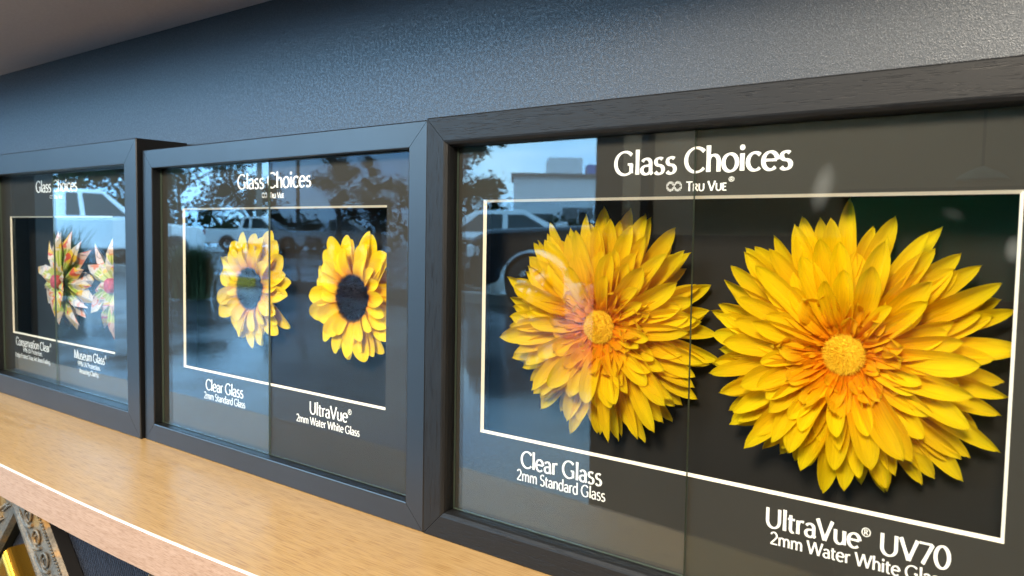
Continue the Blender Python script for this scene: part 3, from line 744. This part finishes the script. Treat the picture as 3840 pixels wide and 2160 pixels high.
def paper_flower(lx, lz, ly, seed, label, spin):
    r = flower_root("paper_flower", f1, lx, lz, ly, spin); rnd = random.Random(seed)
    tag(r, label, "paper flower", "folded paper flowers in the far frame")
    ring(r, km[0], 16, 0.004, 0.006, 0.0, rnd, 0.22, 0.12, 0.06)
    ring(r, km[1], 13, 0.004, 0.008, 0.2, rnd, 0.25, 0.12, 0.10)
    ring(r, km[2], 12, 0.004, 0.009, 0.1, rnd, 0.25, 0.14, 0.10)
    mb = MB(); mb.lathe([(0.0001, 0.0205), (0.004, 0.0205), (0.0075, 0.0198), (0.0088, 0.0180), (0.0088, 0.010), (0.006, 0.002)], 24)
    for a in (0.8, 2.36, 3.93, 5.5): 
        mb.tube([(0.0024 * math.cos(a), 0.0024 * math.sin(a), 0.0204), (0.0024 * math.cos(a), 0.0024 * math.sin(a), 0.0209)], 0.0006, 8)
    mb.build("flower_centre", M["button"], r, smooth=True)
paper_flower(X1(-0.2600), 0.1510, 0.0440, 2, "folded paper flower astride the pane seam, above the Conservation Clear lettering", R(10))
paper_flower(X1(-0.1190), 0.1530, 0.0440, 8, "folded paper flower cut off by the mat, above the Museum Glass lettering", R(33))

# ------------------------------------------------------------------ frame corner samples hung under the shelf
def mk_carved():
    m = mat("antique_silver_gilt", (0.26, 0.22, 0.17), 0.55, 0.4, 0.4); t = NT(m)
    n = t.noise(t.coord("Object"), 30, 4); n2 = t.noise(t.coord("Object"), 300, 3)
    c = t.ramp(n, [(0.36, (0.17, 0.15, 0.12)), (0.54, (0.25, 0.205, 0.15)), (0.66, (0.44, 0.24, 0.07))])
    t.set("Base Color", t.mix(0.6, c, t.ramp(n2, [(0.35, (0.45, 0.42, 0.4)), (0.6, (1, 1, 1))]), 'MULTIPLY')); t.bump(n2, 0.35, 0.0012)
    return m
M["carved"] = mk_carved()
M["gold"] = mat("burnished_gold", (0.80, 0.42, 0.05), 0.24, 0.9)
M["sideblack"] = mat("black_moulding_side", (0.012, 0.011, 0.011), 0.5)
def chevron(root, name, w, ln, depth, prof, material, side):
    """two mitred arms meeting at a right angle, apex up at the root; prof = (across, height above the back)"""
    for sgn in (1, -1):
        d = Vector((sgn, 0, -1)).normalized(); n_ = Vector((-sgn, 0, -1)).normalized()
        mb = MB(); rows = []
        for u, h in prof:
            p0 = d * u + n_ * u; p1 = d * ln + n_ * u
            rows.append([(p0.x, -h, p0.z), (p1.x, -h, p1.z)])
        mb.grid(rows)
        for k in (0, -1):
            a, c = rows[k]; mb.face([a, c, (c[0], 0, c[2]), (a[0], 0, a[2])], mi=1)
        mb.face([r_[1] for r_ in rows] + [(rows[-1][1][0], 0, rows[-1][1][2]), (rows[0][1][0], 0, rows[0][1][2])], mi=1)
        mb.build(name, [material, side], root, smooth=False, fixn=True)
def spiral(c, r, turns, ex, ez, y, flip):
    pts = []
    for i in range(int(26 * turns)):
        a = i / 26 * 2 * math.pi; rr = r * (1 - 0.80 * i / (26 * turns))
        pts.append(c + ex * (rr * math.cos(a)) + ez * (rr * math.sin(a) * flip) + Vector((0, y - 0.0015 * i / (26 * turns), 0)))
    return pts
def ornate(ax, az, label):
    r = empty("frame_corner_sample", (ax, WALL_Y - 0.0005, az))
    tag(r, label, "frame sample", "ornate frame corner samples hung under the shelf")
    w, ln, dp = 0.090, 0.30, 0.022
    prof = [(0, 0.017), (0.003, 0.0225), (0.008, 0.0225), (0.011, 0.018), (0.030, 0.0215), (0.055, 0.021), (0.074, 0.017), (0.078, 0.0205), (0.086, 0.0195), (0.090, 0.012)]
    chevron(r, "moulding", w, ln, dp, prof, M["carved"], M["sideblack"])
    for sgn in (1, -1):
        d = Vector((sgn, 0, -1)).normalized(); n_ = Vector((-sgn, 0, -1)).normalized()
        mb = MB(); u = 0.010
        while u < ln - 0.004:
            c = d * (u + 0.0055) + n_ * 0.0055 + Vector((0, -0.0235, 0))
            rows = [[c + Vector((0.0019 * math.sin(R(30 * i)) * math.cos(q * 1.0472), -0.0019 * math.cos(R(30 * i)), 0.0019 * math.sin(R(30 * i)) * math.sin(q * 1.0472))) for q in range(6)] for i in range(1, 5)]
            mb.grid(rows, closed=True); u += 0.0052
        mb.build("bead_edge", M["carved"], r, smooth=True)
        mb = MB(); u = 0.085; k = 0
        while u < ln - 0.02:
            c = d * u + n_ * 0.036
            sp_ = spiral(c, 0.0155, 1.7, d, n_, -0.0225, 1)
            st = [c + d * (-0.030) + n_ * 0.030 + Vector((0, -0.019, 0)), c + d * (-0.016) + n_ * 0.026 + Vector((0, -0.0215, 0)), c + d * 0.004 + n_ * 0.019 + Vector((0, -0.0225, 0)), c + d * 0.012 + n_ * 0.010 + Vector((0, -0.0225, 0))]
            mb.tube(sp_, [0.0024 * (1 - 0.5 * i / len(sp_)) for i in range(len(sp_))], 6)
            mb.tube(st, [0.0010, 0.0026, 0.0028, 0.0020], 6)
            for q in range(4):
                s0 = c + d * (-0.020 + 0.006 * q) + n_ * (0.024 - 0.0015 * q) + Vector((0, -0.020, 0))
                mb.tube([s0, s0 + d * (-0.004) + n_ * 0.008, s0 + d * (-0.012) + n_ * 0.011 + Vector((0, 0.002, 0))], [0.0018, 0.0022, 0.0006], 5)
                s1 = c + d * (0.002 + 0.004 * q) + n_ * (-0.018) + Vector((0, -0.0205, 0))
                mb.tube([s1, s1 + d * 0.003 + n_ * (-0.004)], [0.0016, 0.0006], 5)
            u += 0.036; k += 1
        mb.build("scroll_relief", M["carved"], r, smooth=True)
    return r
ornate(-0.848, -0.068, "carved silver gilt chevron frame sample with beaded edge under the shelf")
ornate(-0.385, -0.090, "carved chevron frame sample with only its tip showing below the shelf edge")
r = empty("frame_corner_sample", (-0.862, WALL_Y - 0.0005, -0.243))
tag(r, "small glossy gold chevron frame sample nested inside the carved one", "frame sample")
chevron(r, "moulding", 0.034, 0.20, 0.03, [(0, 0.016)] + [(0.0095 - 0.0095 * math.cos(R(q * 12)), 0.016 + 0.015 * math.sin(R(q * 12)) ** 0.8) for q in range(1, 14)] + [(0.020 + 0.0015 * q, 0.0205 - 0.0025 * math.sin(R(q * 30))) for q in range(7)] + [(0.034, 0.012)], M["gold"], M["gold"])

# ------------------------------------------------------------------ the shop interior and street mirrored in the glass
FY = -2.5
M["floor"] = mk_beech("brown_shop_floor", (0.26, 0.21, 0.175), (0.31, 0.255, 0.215), (0.36, 0.30, 0.26), (0.6, 5, 5), 0.6)
M["floor"].node_tree.nodes["Principled BSDF"].inputs["Specular IOR Level"].default_value = 0.12
b = MB(); b.box((-9.0, FY - 0.02, -1.06), (3.2, WALL_Y + 0.12, -1.0)); struct(b.build("floor", M["floor"]))
def mk_plaster(name, c):
    m = mat(name, c, 0.8, 0, 0.3); t = NT(m); n = t.noise(t.coord("Object"), 6, 4)
    t.set("Base Color", t.ramp(n, [(0.3, tuple(q * 0.92 for q in c)), (0.7, tuple(min(1, q * 1.06) for q in c))])); return m
M["beige"] = mk_plaster("warm_beige_plaster", (0.46, 0.38, 0.27)); M["brownwall"] = mk_plaster("brown_plaster", (0.20, 0.14, 0.10))
M["ceil"] = mk_plaster("grey_ceiling", (0.26, 0.26, 0.25)); M["darkwall"] = mk_plaster("charcoal_plaster", (0.06, 0.055, 0.05))
b = MB(); b.box((-9.0, FY - 0.2, 2.60), (3.2, WALL_Y + 0.12, 2.70)); struct(b.build("ceiling", M["ceil"]))
b = MB()
b.box((-9.0, FY - 0.15, -1.0), (-7.02, FY, 2.60), 0)
b.box((-1.445, FY - 0.15, -1.0), (-1.315, FY, 2.60), 0)
struct(b.build("window_wall", [M["darkwall"]]))
b = MB(); b.box((-1.312, FY - 0.15, -1.0), (3.2, FY, 2.60)); struct(b.build("interior_wall", M["beige"]))
b = MB(); b.box((3.2, FY, -1.0), (3.3, WALL_Y, 2.60)); b.box((-9.1, FY, -1.0), (-9.0, WALL_Y, 2.60)); struct(b.build("side_wall", M["brownwall"]))
M["alu"] = mat("dark_aluminium", (0.05, 0.05, 0.05), 0.4, 0.4)
b = MB(); b.box((-1.20, FY + 0.002, -1.0), (-1.165, FY + 0.05, 1.64)); tag(b.build("wall_post", M["alu"]), "slim dark post against the beige interior wall beside the shop window", "post")
# green display board, dark cabinet and pendant lamp on the interior wall
M["green"] = mk_plaster("green_board", (0.06, 0.34, 0.17))
gb = empty("display_board", (-0.1, FY + 0.004, 0.2)); tag(gb, "green display board on the interior wall, mirrored in the coated glass", "display board")
b = MB(); b.box((-0.30, 0, -0.16), (0.60, 0.03, 0.17)); b.build("panel", M["green"], gb)
b = MB(); b.box((-0.33, -0.001, 0.172), (0.63, 0.035, 0.195)); b.box((-0.33, -0.001, -0.185), (0.63, 0.035, -0.162)); b.build("frame_strip", M["alu"], gb)
cb_ = empty("cabinet", (-0.78, FY + 0.003, -1.0)); tag(cb_, "dark brown cabinet against the interior wall, mirrored in the glass", "cabinet")
b = MB(); b.box((-0.38, 0, 0), (0.38, 0.42, 1.23)); b.build("carcass", M["darkwall"], cb_, bevel=0.01)
for k in range(2):
    b = MB(); b.box((-0.365 + 0.37 * k, 0.421, 0.05), (-0.005 + 0.37 * k, 0.44, 1.19)); b.build("door", M["darkwall"], cb_, bevel=0.004)

M["shade"] = mat("pale_lamp_shade", (0.7, 0.75, 0.68), 0.5)
pl = empty("pendant_lamp", (0.065, -2.0, 0.385)); tag(pl, "pale domed pendant lamp mirrored faintly in the coated pane", "pendant lamp")
b = MB(); b.lathe([(q * 0.55, z * 0.55) for q, z in [(0.012, 0.062), (0.03, 0.055), (0.075, 0.034), (0.115, 0.004), (0.118, 0.0), (0.112, 0.003), (0.07, 0.030), (0.01, 0.05)]], 32); b.build("lamp_shade", M["shade"], pl, smooth=True)
b = MB(); b.tube([(0, 0, 0.033), (0, 0, 2.195)], 0.004, 6); b.build("cord", M["alu"], pl)

def mk_asphalt():
    m = mat("wet_asphalt", (0.035, 0.037, 0.042), 0.2, 0, 0.36); t = NT(m)
    v = t.coord("Object"); n = t.noise(v, 0.55, 4, 0.55); n2 = t.noise(v, 30, 3)
    t.set("Roughness", t.ramp(n, [(0.40, (0.07,) * 3), (0.62, (0.26,) * 3)]))
    t.set("Base Color", t.ramp(n2, [(0.3, (0.04, 0.044, 0.05)), (0.7, (0.085, 0.09, 0.10))]))
    t.bump(t.math('ADD', t.math('MULTIPLY', n2, 0.2), n), 0.07, 0.02)
    return m
M["asphalt"] = mk_asphalt()
b = MB(); ZG = -0.72
ys = [(-2.515, -1.004), (-2.66, -1.0), (-4.5, -0.93), (-8, -0.83), (-13, ZG), (-200, ZG)]
for (ya, za), (yb, zb) in zip(ys, ys[1:]): b.face([(-200, ya, za), (60, ya, za), (60, yb, zb), (-200, yb, zb)])
struct(b.build("ground", M["asphalt"], weld=1e-6, fixn=True))

def mk_white(name, c, rough=0.22):
    m = mat(name, c, rough, 0, 0.6); b_ = m.node_tree.nodes["Principled BSDF"]; b_.inputs["Coat Weight"].default_value = 0.6; b_.inputs["Coat Roughness"].default_value = 0.05; return m
M["carwhite"] = mk_white("white_car_paint", (0.74, 0.76, 0.78)); M["cardark"] = mk_white("black_car_paint", (0.012, 0.013, 0.016)); M["carsilver"] = mk_white("silver_car_paint", (0.50, 0.53, 0.56))
M["carglass"] = mat("tinted_car_glass", (0.015, 0.022, 0.024), 0.06, 0, 0.6)
M["tyre"] = mat("black_tyre", (0.012, 0.012, 0.012), 0.8); M["rim"] = mat("grey_wheel_rim", (0.10, 0.10, 0.11), 0.4, 0.5)
M["lens"] = mat("headlamp_lens", (0.75, 0.78, 0.8), 0.1); M["redlens"] = mat("tail_lamp_red", (0.35, 0.01, 0.01), 0.2); M["plastic"] = mat("black_plastic_trim", (0.015, 0.015, 0.016), 0.5)
def arc(cx, cz, r, a0, a1, n=9): return [(cx + r * math.cos(R(a0 + (a1 - a0) * i / n)), cz + r * math.sin(R(a0 + (a1 - a0) * i / n))) for i in range(n + 1)]
def vehicle(name, loc, heading, label, cat, paint, wb, tail, nose, beltl, cab, roof, hood, wr=0.38, wid=1.82, group=None):
    """x = 0 at the rear axle, x forward; cab = greenhouse outline (x, z) from rear foot over the roof to the windscreen foot"""
    r = empty(name, loc, (0, 0, heading)); tag(r, label, cat, group)
    x0, x1 = -tail, wb + nose; ra = wr * 1.22
    low = 0.38
    poly = [(x0, low + 0.05), (x0 - 0.02, beltl * 0.80), (x0 + 0.02, beltl)] + [(cab[0][0], beltl), (cab[-1][0], beltl + 0.01)] + hood + [(x1, low + 0.12), (x1 - 0.10, low - 0.05)]
    poly += arc(wb, wr, ra, 5, 175) + arc(0, wr, ra, 5, 175)
    b = MB(); b.prism(poly, -wid / 2, wid / 2); b.build("body", paint, r, fixn=True, weld=1e-6, bevel=0.05)
    b = MB(); iw = wid / 2 - 0.05; tw_ = wid / 2 - 0.20
    zt = max(z for _, z in cab)
    def yof(z): return iw + (tw_ - iw) * (z - beltl) / (zt - beltl)
    n = len(cab)
    b.face([(x, -yof(z), z) for x, z in cab]); b.face([(x, yof(z), z) for x, z in cab][::-1])
    for (xa, za), (xb, zb) in zip(cab, cab[1:]): b.face([(xa, -yof(za), za), (xb, -yof(zb), zb), (xb, yof(zb), zb), (xa, yof(za), za)])
    b.build("cabin", paint, r, fixn=True, weld=1e-6, bevel=0.04)
    for sgn in (1, -1):
        for (xa, xb, xc, xd) in roof:       # side windows: bottom from xa to xb, top from xd to xc
            za, zb_ = beltl + 0.05, zt - 0.10; b = MB()
            P = [(xa, za), (xb, za), (xc, zb_), (xd, zb_)]
            f_ = [(x, sgn * (yof(z) + 0.006), z) for x, z in P]; g_ = [(x, sgn * (yof(z) - 0.03), z) for x, z in P]
            b.face(f_); b.face(g_[::-1])
            for i in range(4): j = (i + 1) % 4; b.face([f_[j], f_[i], g_[i], g_[j]])
            b.build("side_window", M["carglass"], r, fixn=True)
        b = MB(); b.box((x1 - 0.16, sgn * wid / 2 - (0.34 if sgn > 0 else 0), hood[-1][1] - 0.22), (x1 + 0.015, sgn * wid / 2 + (0 if sgn > 0 else 0.34), hood[-1][1] - 0.06)); b.build("headlight", M["lens"], r, bevel=0.02)
        b = MB(); b.box((x0 - 0.03, sgn * wid / 2 - (0.16 if sgn > 0 else -0.02), beltl - 0.36), (x0 + 0.14, sgn * wid / 2 + (0.012 if sgn > 0 else 0.16), beltl - 0.06)); b.build("tail_light", M["redlens"], r, bevel=0.02)
        b = MB(); mx_ = cab[-1][0] - 0.25; b.box((mx_, sgn * (wid / 2 + 0.10) - 0.10, beltl + 0.06), (mx_ + 0.14, sgn * (wid / 2 + 0.10) + 0.10, beltl + 0.26)); b.build("wing_mirror", paint, r, bevel=0.03)
        for wx in (0, wb):
            wh = link("wheel", None, r); wh.location = (wx, sgn * (wid / 2 - 0.12), wr)
            t2 = MB(); prof = [(wr * 0.62, -0.11), (wr * 0.94, -0.12), (wr, -0.08), (wr, 0.08), (wr * 0.94, 0.12), (wr * 0.62, 0.11)]
            t2.grid([[(q * math.cos(a * 0.2618), yv, q * math.sin(a * 0.2618)) for a in range(24)] for q, yv in prof], closed=True); t2.build("tyre", M["tyre"], wh, smooth=True)
            t3 = MB(); yy = sgn * 0.09
            for a in range(5):
                an = a * 1.2566; t3.tube([(0, yy, 0), (wr * 0.6 * math.cos(an), yy, wr * 0.6 * math.sin(an))], 0.035, 6)
            t3.tube([(0, yy - 0.03, 0), (0, yy + 0.02, 0)], wr * 0.18, 12); t3.build("rim", M["rim"], wh)
    # windscreen and bumpers
    (xa, za), (xb, zb) = cab[-1], cab[-2]; b = MB(); o_ = 0.012
    P = [(xa + o_, -yof(za) + 0.1, za + 0.04), (xa + o_, yof(za) - 0.1, za + 0.04), (xb + o_ + 0.03, yof(zb) - 0.08, zb - 0.05), (xb + o_ + 0.03, -yof(zb) + 0.08, zb - 0.05)]
    b.face(P); b.face([(x - 0.03, y, z - 0.02) for x, y, z in P][::-1]); b.build("windscreen", M["carglass"], r)
    b = MB(); b.box((x1 - 0.12, -wid / 2 + 0.05, low), (x1 + 0.05, wid / 2 - 0.05, low + 0.22)); b.build("front_bumper", M["plastic"], r, bevel=0.03)
    b = MB(); b.box((x0 - 0.06, -wid / 2 + 0.05, low + 0.02), (x0 + 0.06, wid / 2 - 0.05, low + 0.2)); b.build("rear_bumper", M["plastic"], r, bevel=0.03)
    b = MB(); b.box((x1 - 0.02, -0.5, low + 0.26), (x1 + 0.03, 0.5, hood[-1][1] - 0.1)); b.build("grille", M["plastic"], r, bevel=0.01)
    return r
UTE = dict(wb=3.1, tail=1.25, nose=0.90, beltl=1.16, cab=[(-1.15, 1.16), (-1.05, 2.60), (0.55, 1.84), (1.75, 1.84), (2.62, 1.16)],
           roof=[(-0.85, -0.02, 0.0, -0.80), (0.18, 1.10, 1.10, 0.22), (1.22, 2.30, 1.72, 1.22)], hood=[(3.85, 1.08), (3.98, 0.95)])
UTE2 = dict(UTE); UTE2.update(cab=[(0.55, 1.16), (0.72, 1.82), (1.75, 1.84), (2.62, 1.16)], roof=[(0.78, 1.12, 1.12, 0.86), (1.24, 2.30, 1.72, 1.24)])
hd = math.atan2(-2.0, 2.6)
GC = "parked cars mirrored in the glass"
vehicle("pickup_truck", (-37.3, -23.3, ZG), hd, "white pickup at the kerb, mirrored above the veiled sunflower", "pickup truck", M["carwhite"], group=GC, **UTE2)
vehicle("pickup_truck", (-36.6, -28.3, ZG), hd, "white pickup farthest away, parked beyond the one at the kerb", "pickup truck", M["carwhite"], group=GC, **UTE2)
vehicle("pickup_truck", (-19.6, -6.97, ZG), R(-96), "white double cab pickup mirrored behind the paper flowers", "pickup truck", M["carwhite"], group=GC, **UTE2)
SUV = dict(wb=2.7, tail=0.85, nose=0.85, beltl=1.02, cab=[(-0.75, 1.02), (-0.55, 1.50), (0.2, 2.60), (1.3, 1.64), (2.1, 1.02)],
           roof=[(-0.45, 0.55, 0.55, -0.30), (0.65, 1.75, 1.25, 0.65)], hood=[(3.3, 0.94), (3.53, 0.80)])
SED = dict(wb=2.65, tail=0.95, nose=0.85, beltl=0.95, cab=[(-0.55, 0.95), (0.2, 1.40), (1.1, 1.44), (2.05, 0.95)],
           roof=[(-0.15, 0.72, 0.72, 0.28), (0.82, 1.72, 1.12, 0.82)], hood=[(3.25, 0.86), (3.48, 0.74)])
SUVD = dict(SUV); SUVD.update(beltl=1.14, hood=[(3.3, 1.08), (3.52, 0.95)])
vehicle("parked_car", (-4.07, -10.12, -0.79), math.atan2(0.63, -0.777), "black car parked close outside the shop window, nose to the white one", "car", M["cardark"], group=GC, **SUVD)
vehicle("parked_car", (-10.2, -11.67, ZG), R(-37), "white car parked beyond the black car", "car", M["carwhite"], group=GC, **SED)

# white flat roofed building
bl = empty("building", (-34.3, -49.2, ZG), (0, 0, math.atan2(-3.75, 4.8)))
tag(bl, "low white flat roofed building across the car park, mirrored in the glass", "building")
M["render"] = mk_plaster("white_render", (0.72, 0.74, 0.76)); M["roofgrey"] = mat("grey_roof_trim", (0.16, 0.15, 0.15), 0.6); M["bluesign"] = mat("blue_panel", (0.08, 0.16, 0.42), 0.5)
b = MB(); b.box((-3.2, -8, 0), (13, 0, 5.4)); b.build("wall", M["render"], bl)
b = MB(); b.box((-3.4, -8.2, 5.4), (13.2, 0.35, 5.62)); b.build("roof", M["roofgrey"], bl)
b = MB(); b.box((-0.6, -5, 5.62), (2.0, -0.8, 6.9)); b.build("plant_room", M["render"], bl)
b = MB(); b.box((2.4, -3, 5.62), (5.6, -0.8, 6.4)); b.build("rooftop_unit", M["bluesign"], bl)
b = MB(); b.box((-3.0, 0.01, 0.2), (-0.2, 0.3, 2.6)); b.build("window", M["carglass"], bl)
b = MB(); b.box((0.5, 0.01, 0), (3.4, 0.12, 3.1)); b.build("roller_door", M["roofgrey"], bl)

# poles, trees, hedge, shrubs and kerb
M["pole"] = mat("weathered_pole", (0.16, 0.15, 0.13), 0.8)
for (x, y, h, lab) in ((-38.1, -25.4, 7.5, "thick timber pole between the trees, mirrored above the sunflower"), (-36.4, -26.7, 8.0, "thinner timber pole standing clear against the sky")):
    b = MB(); b.tube([(x, y, ZG), (x, y, h)], [0.17 if h < 7.8 else 0.11, 0.13 if h < 7.8 else 0.08], 10); tag(b.build("pole", M["pole"], smooth=True), lab, "pole", "poles along the car park")
def leafmat(name, a, c):
    m = mat(name, a, 0.6, 0, 0.3); t = NT(m); g = t.new("ShaderNodeNewGeometry")
    t.set("Base Color", t.ramp(g.outputs["Random Per Island"], [(0, a), (1, c)])); return m
M["leaf"] = leafmat("leaf_green", (0.018, 0.034, 0.012), (0.06, 0.085, 0.03)); M["bark"] = mat("grey_bark", (0.10, 0.085, 0.07), 0.9)
def leaves(mb, c, rx, rz, n, size, rnd, gap=0.35):
    cl = [(Vector((rnd.gauss(0, 0.5) * rx, rnd.gauss(0, 0.5) * rx, rnd.uniform(-0.9, 0.9) * rz)), rnd.uniform(0.22, 0.45)) for _ in range(16)]
    for _ in range(n):
        k, s_ = rnd.choice(cl); v = Vector((rnd.gauss(0, 1), rnd.gauss(0, 1), rnd.gauss(0, 0.8))) * s_ * rx * 0.5
        p = Vector(c) + k + v
        a = Vector((rnd.gauss(0, 1), rnd.gauss(0, 1), rnd.gauss(0, 1))).normalized(); q = a.orthogonal() * size * rnd.uniform(0.5, 1); a = a * size * rnd.uniform(0.7, 1.5)
        mb.face([p - a, p + q * 0.6, p + a, p - q * 0.6])
def tree(x, y, h, rx, rz, n, label, seed, size=0.16):
    rnd = random.Random(seed); r = empty("tree", (x, y, ZG)); tag(r, label, "tree", "trees along the car park")
    b = MB(); b.tube([(0, 0, 0), (0.1, 0, h * 0.45), (0.0, 0.1, h * 0.9)], [0.20, 0.14, 0.05], 8)
    for k in range(6):
        a = k * 1.05; z = h * (0.4 + 0.07 * k); b.tube([(0.05, 0, z), (rx * 0.35 * math.cos(a), rx * 0.35 * math.sin(a), z + h * 0.15), (rx * 0.7 * math.cos(a), rx * 0.7 * math.sin(a), z + h * 0.26)], [0.08, 0.05, 0.02], 6)
    b.build("trunk", M["bark"], r, smooth=True)
    b = MB(); leaves(b, (0, 0, h), rx, rz, n, size, rnd); b.build("crown", M["leaf"], r)
tree(-44.0, -24.0, 4.6, 3.0, 3.2, 6500, "broad dark tree at the far end of the car park row", 1, 0.13)
tree(-42.0, -27.4, 3.2, 1.5, 1.6, 2500, "small dark tree beside the thick timber pole", 2, 0.12)
tree(-33.6, -27.2, 3.9, 1.2, 1.3, 2600, "slim airy tree right of the thin pole in the mirror image", 3, 0.11)
tree(-32.5, -29.0, 2.6, 1.6, 1.4, 2600, "low dark tree beyond the farthest white pickup", 4, 0.12)
tree(-26.2, -30.0, 4.0, 2.0, 2.4, 5200, "dense dark tree mirrored in the corner of the woodgrain frame", 5, 0.12)
tree(-36.5, -14.4, 3.6, 3.4, 3.6, 7500, "largest spreading tree behind the double cab pickup in the mirror image", 6, 0.13)
tree(-34.5, -16.9, 2.8, 2.6, 2.8, 5500, "dark rounded tree just beyond the double cab pickup's bonnet", 7, 0.13)
rnd = random.Random(77); b = MB()
for k in range(46):
    u = k / 45; leaves(b, (-60 + 46 * u, -26 - 32 * u + rnd.uniform(-1, 1), ZG + 1.2), 1.9, 0.9, 190, 0.22, rnd)
hg = b.build("hedge", M["leaf"]); tag(hg, "long dark hedge behind the parked cars in the mirror image", "hedge")
def tuft(x, y, z, h, n, label, seed):
    rnd = random.Random(seed); b = MB()
    for _ in range(n):
        a = rnd.uniform(0, 6.28); l = h * rnd.uniform(0.5, 1.1); o_ = rnd.uniform(0.05, 0.5) * h
        p = Vector((x + rnd.gauss(0, 0.12), y + rnd.gauss(0, 0.12), z)); m_ = p + Vector((o_ * 0.4 * math.cos(a), o_ * 0.4 * math.sin(a), l * 0.65)); e = p + Vector((o_ * 1.2 * math.cos(a), o_ * 1.2 * math.sin(a), l))
        s_ = Vector((-math.sin(a), math.cos(a), 0)) * 0.012
        b.face([p - s_, p + s_, m_ + s_, m_ - s_]); b.face([m_ - s_, m_ + s_, e])
    tag(b.build("grass_clump", M["leaf"]), label, "grass clump", "spiky clumps on the car park verge")
tuft(-12.4, -4.9, ZG - 0.1, 1.05, 420, "spiky grass clump mirrored in front of the double cab pickup", 1)
tuft(-13.3, -5.2, ZG - 0.1, 0.8, 320, "lower spiky clump behind the tallest one", 2)
tuft(-11.75, -6.49, ZG - 0.13, 0.85, 900, "spiky clump beside the yellow kerb in the mirror image", 3)
M["kerb"] = mat("grey_concrete", (0.22, 0.21, 0.20), 0.8); M["yellow"] = mat("yellow_kerb_paint", (0.55, 0.36, 0.02), 0.6)
kb = empty("kerb", (0, 0, 0)); kb["kind"] = "structure"
b = MB(); b.box((-24, -9.0, ZG - 0.25), (-6, -8.75, ZG + 0.06)); b.build("kerb_stone", M["kerb"], kb)
for xa in (-15.9, -14.3):
    b = MB(); b.box((xa, -8.747, ZG - 0.1), (xa + 0.9, -8.735, ZG + 0.064)); b.build("yellow_marking", M["yellow"], kb)
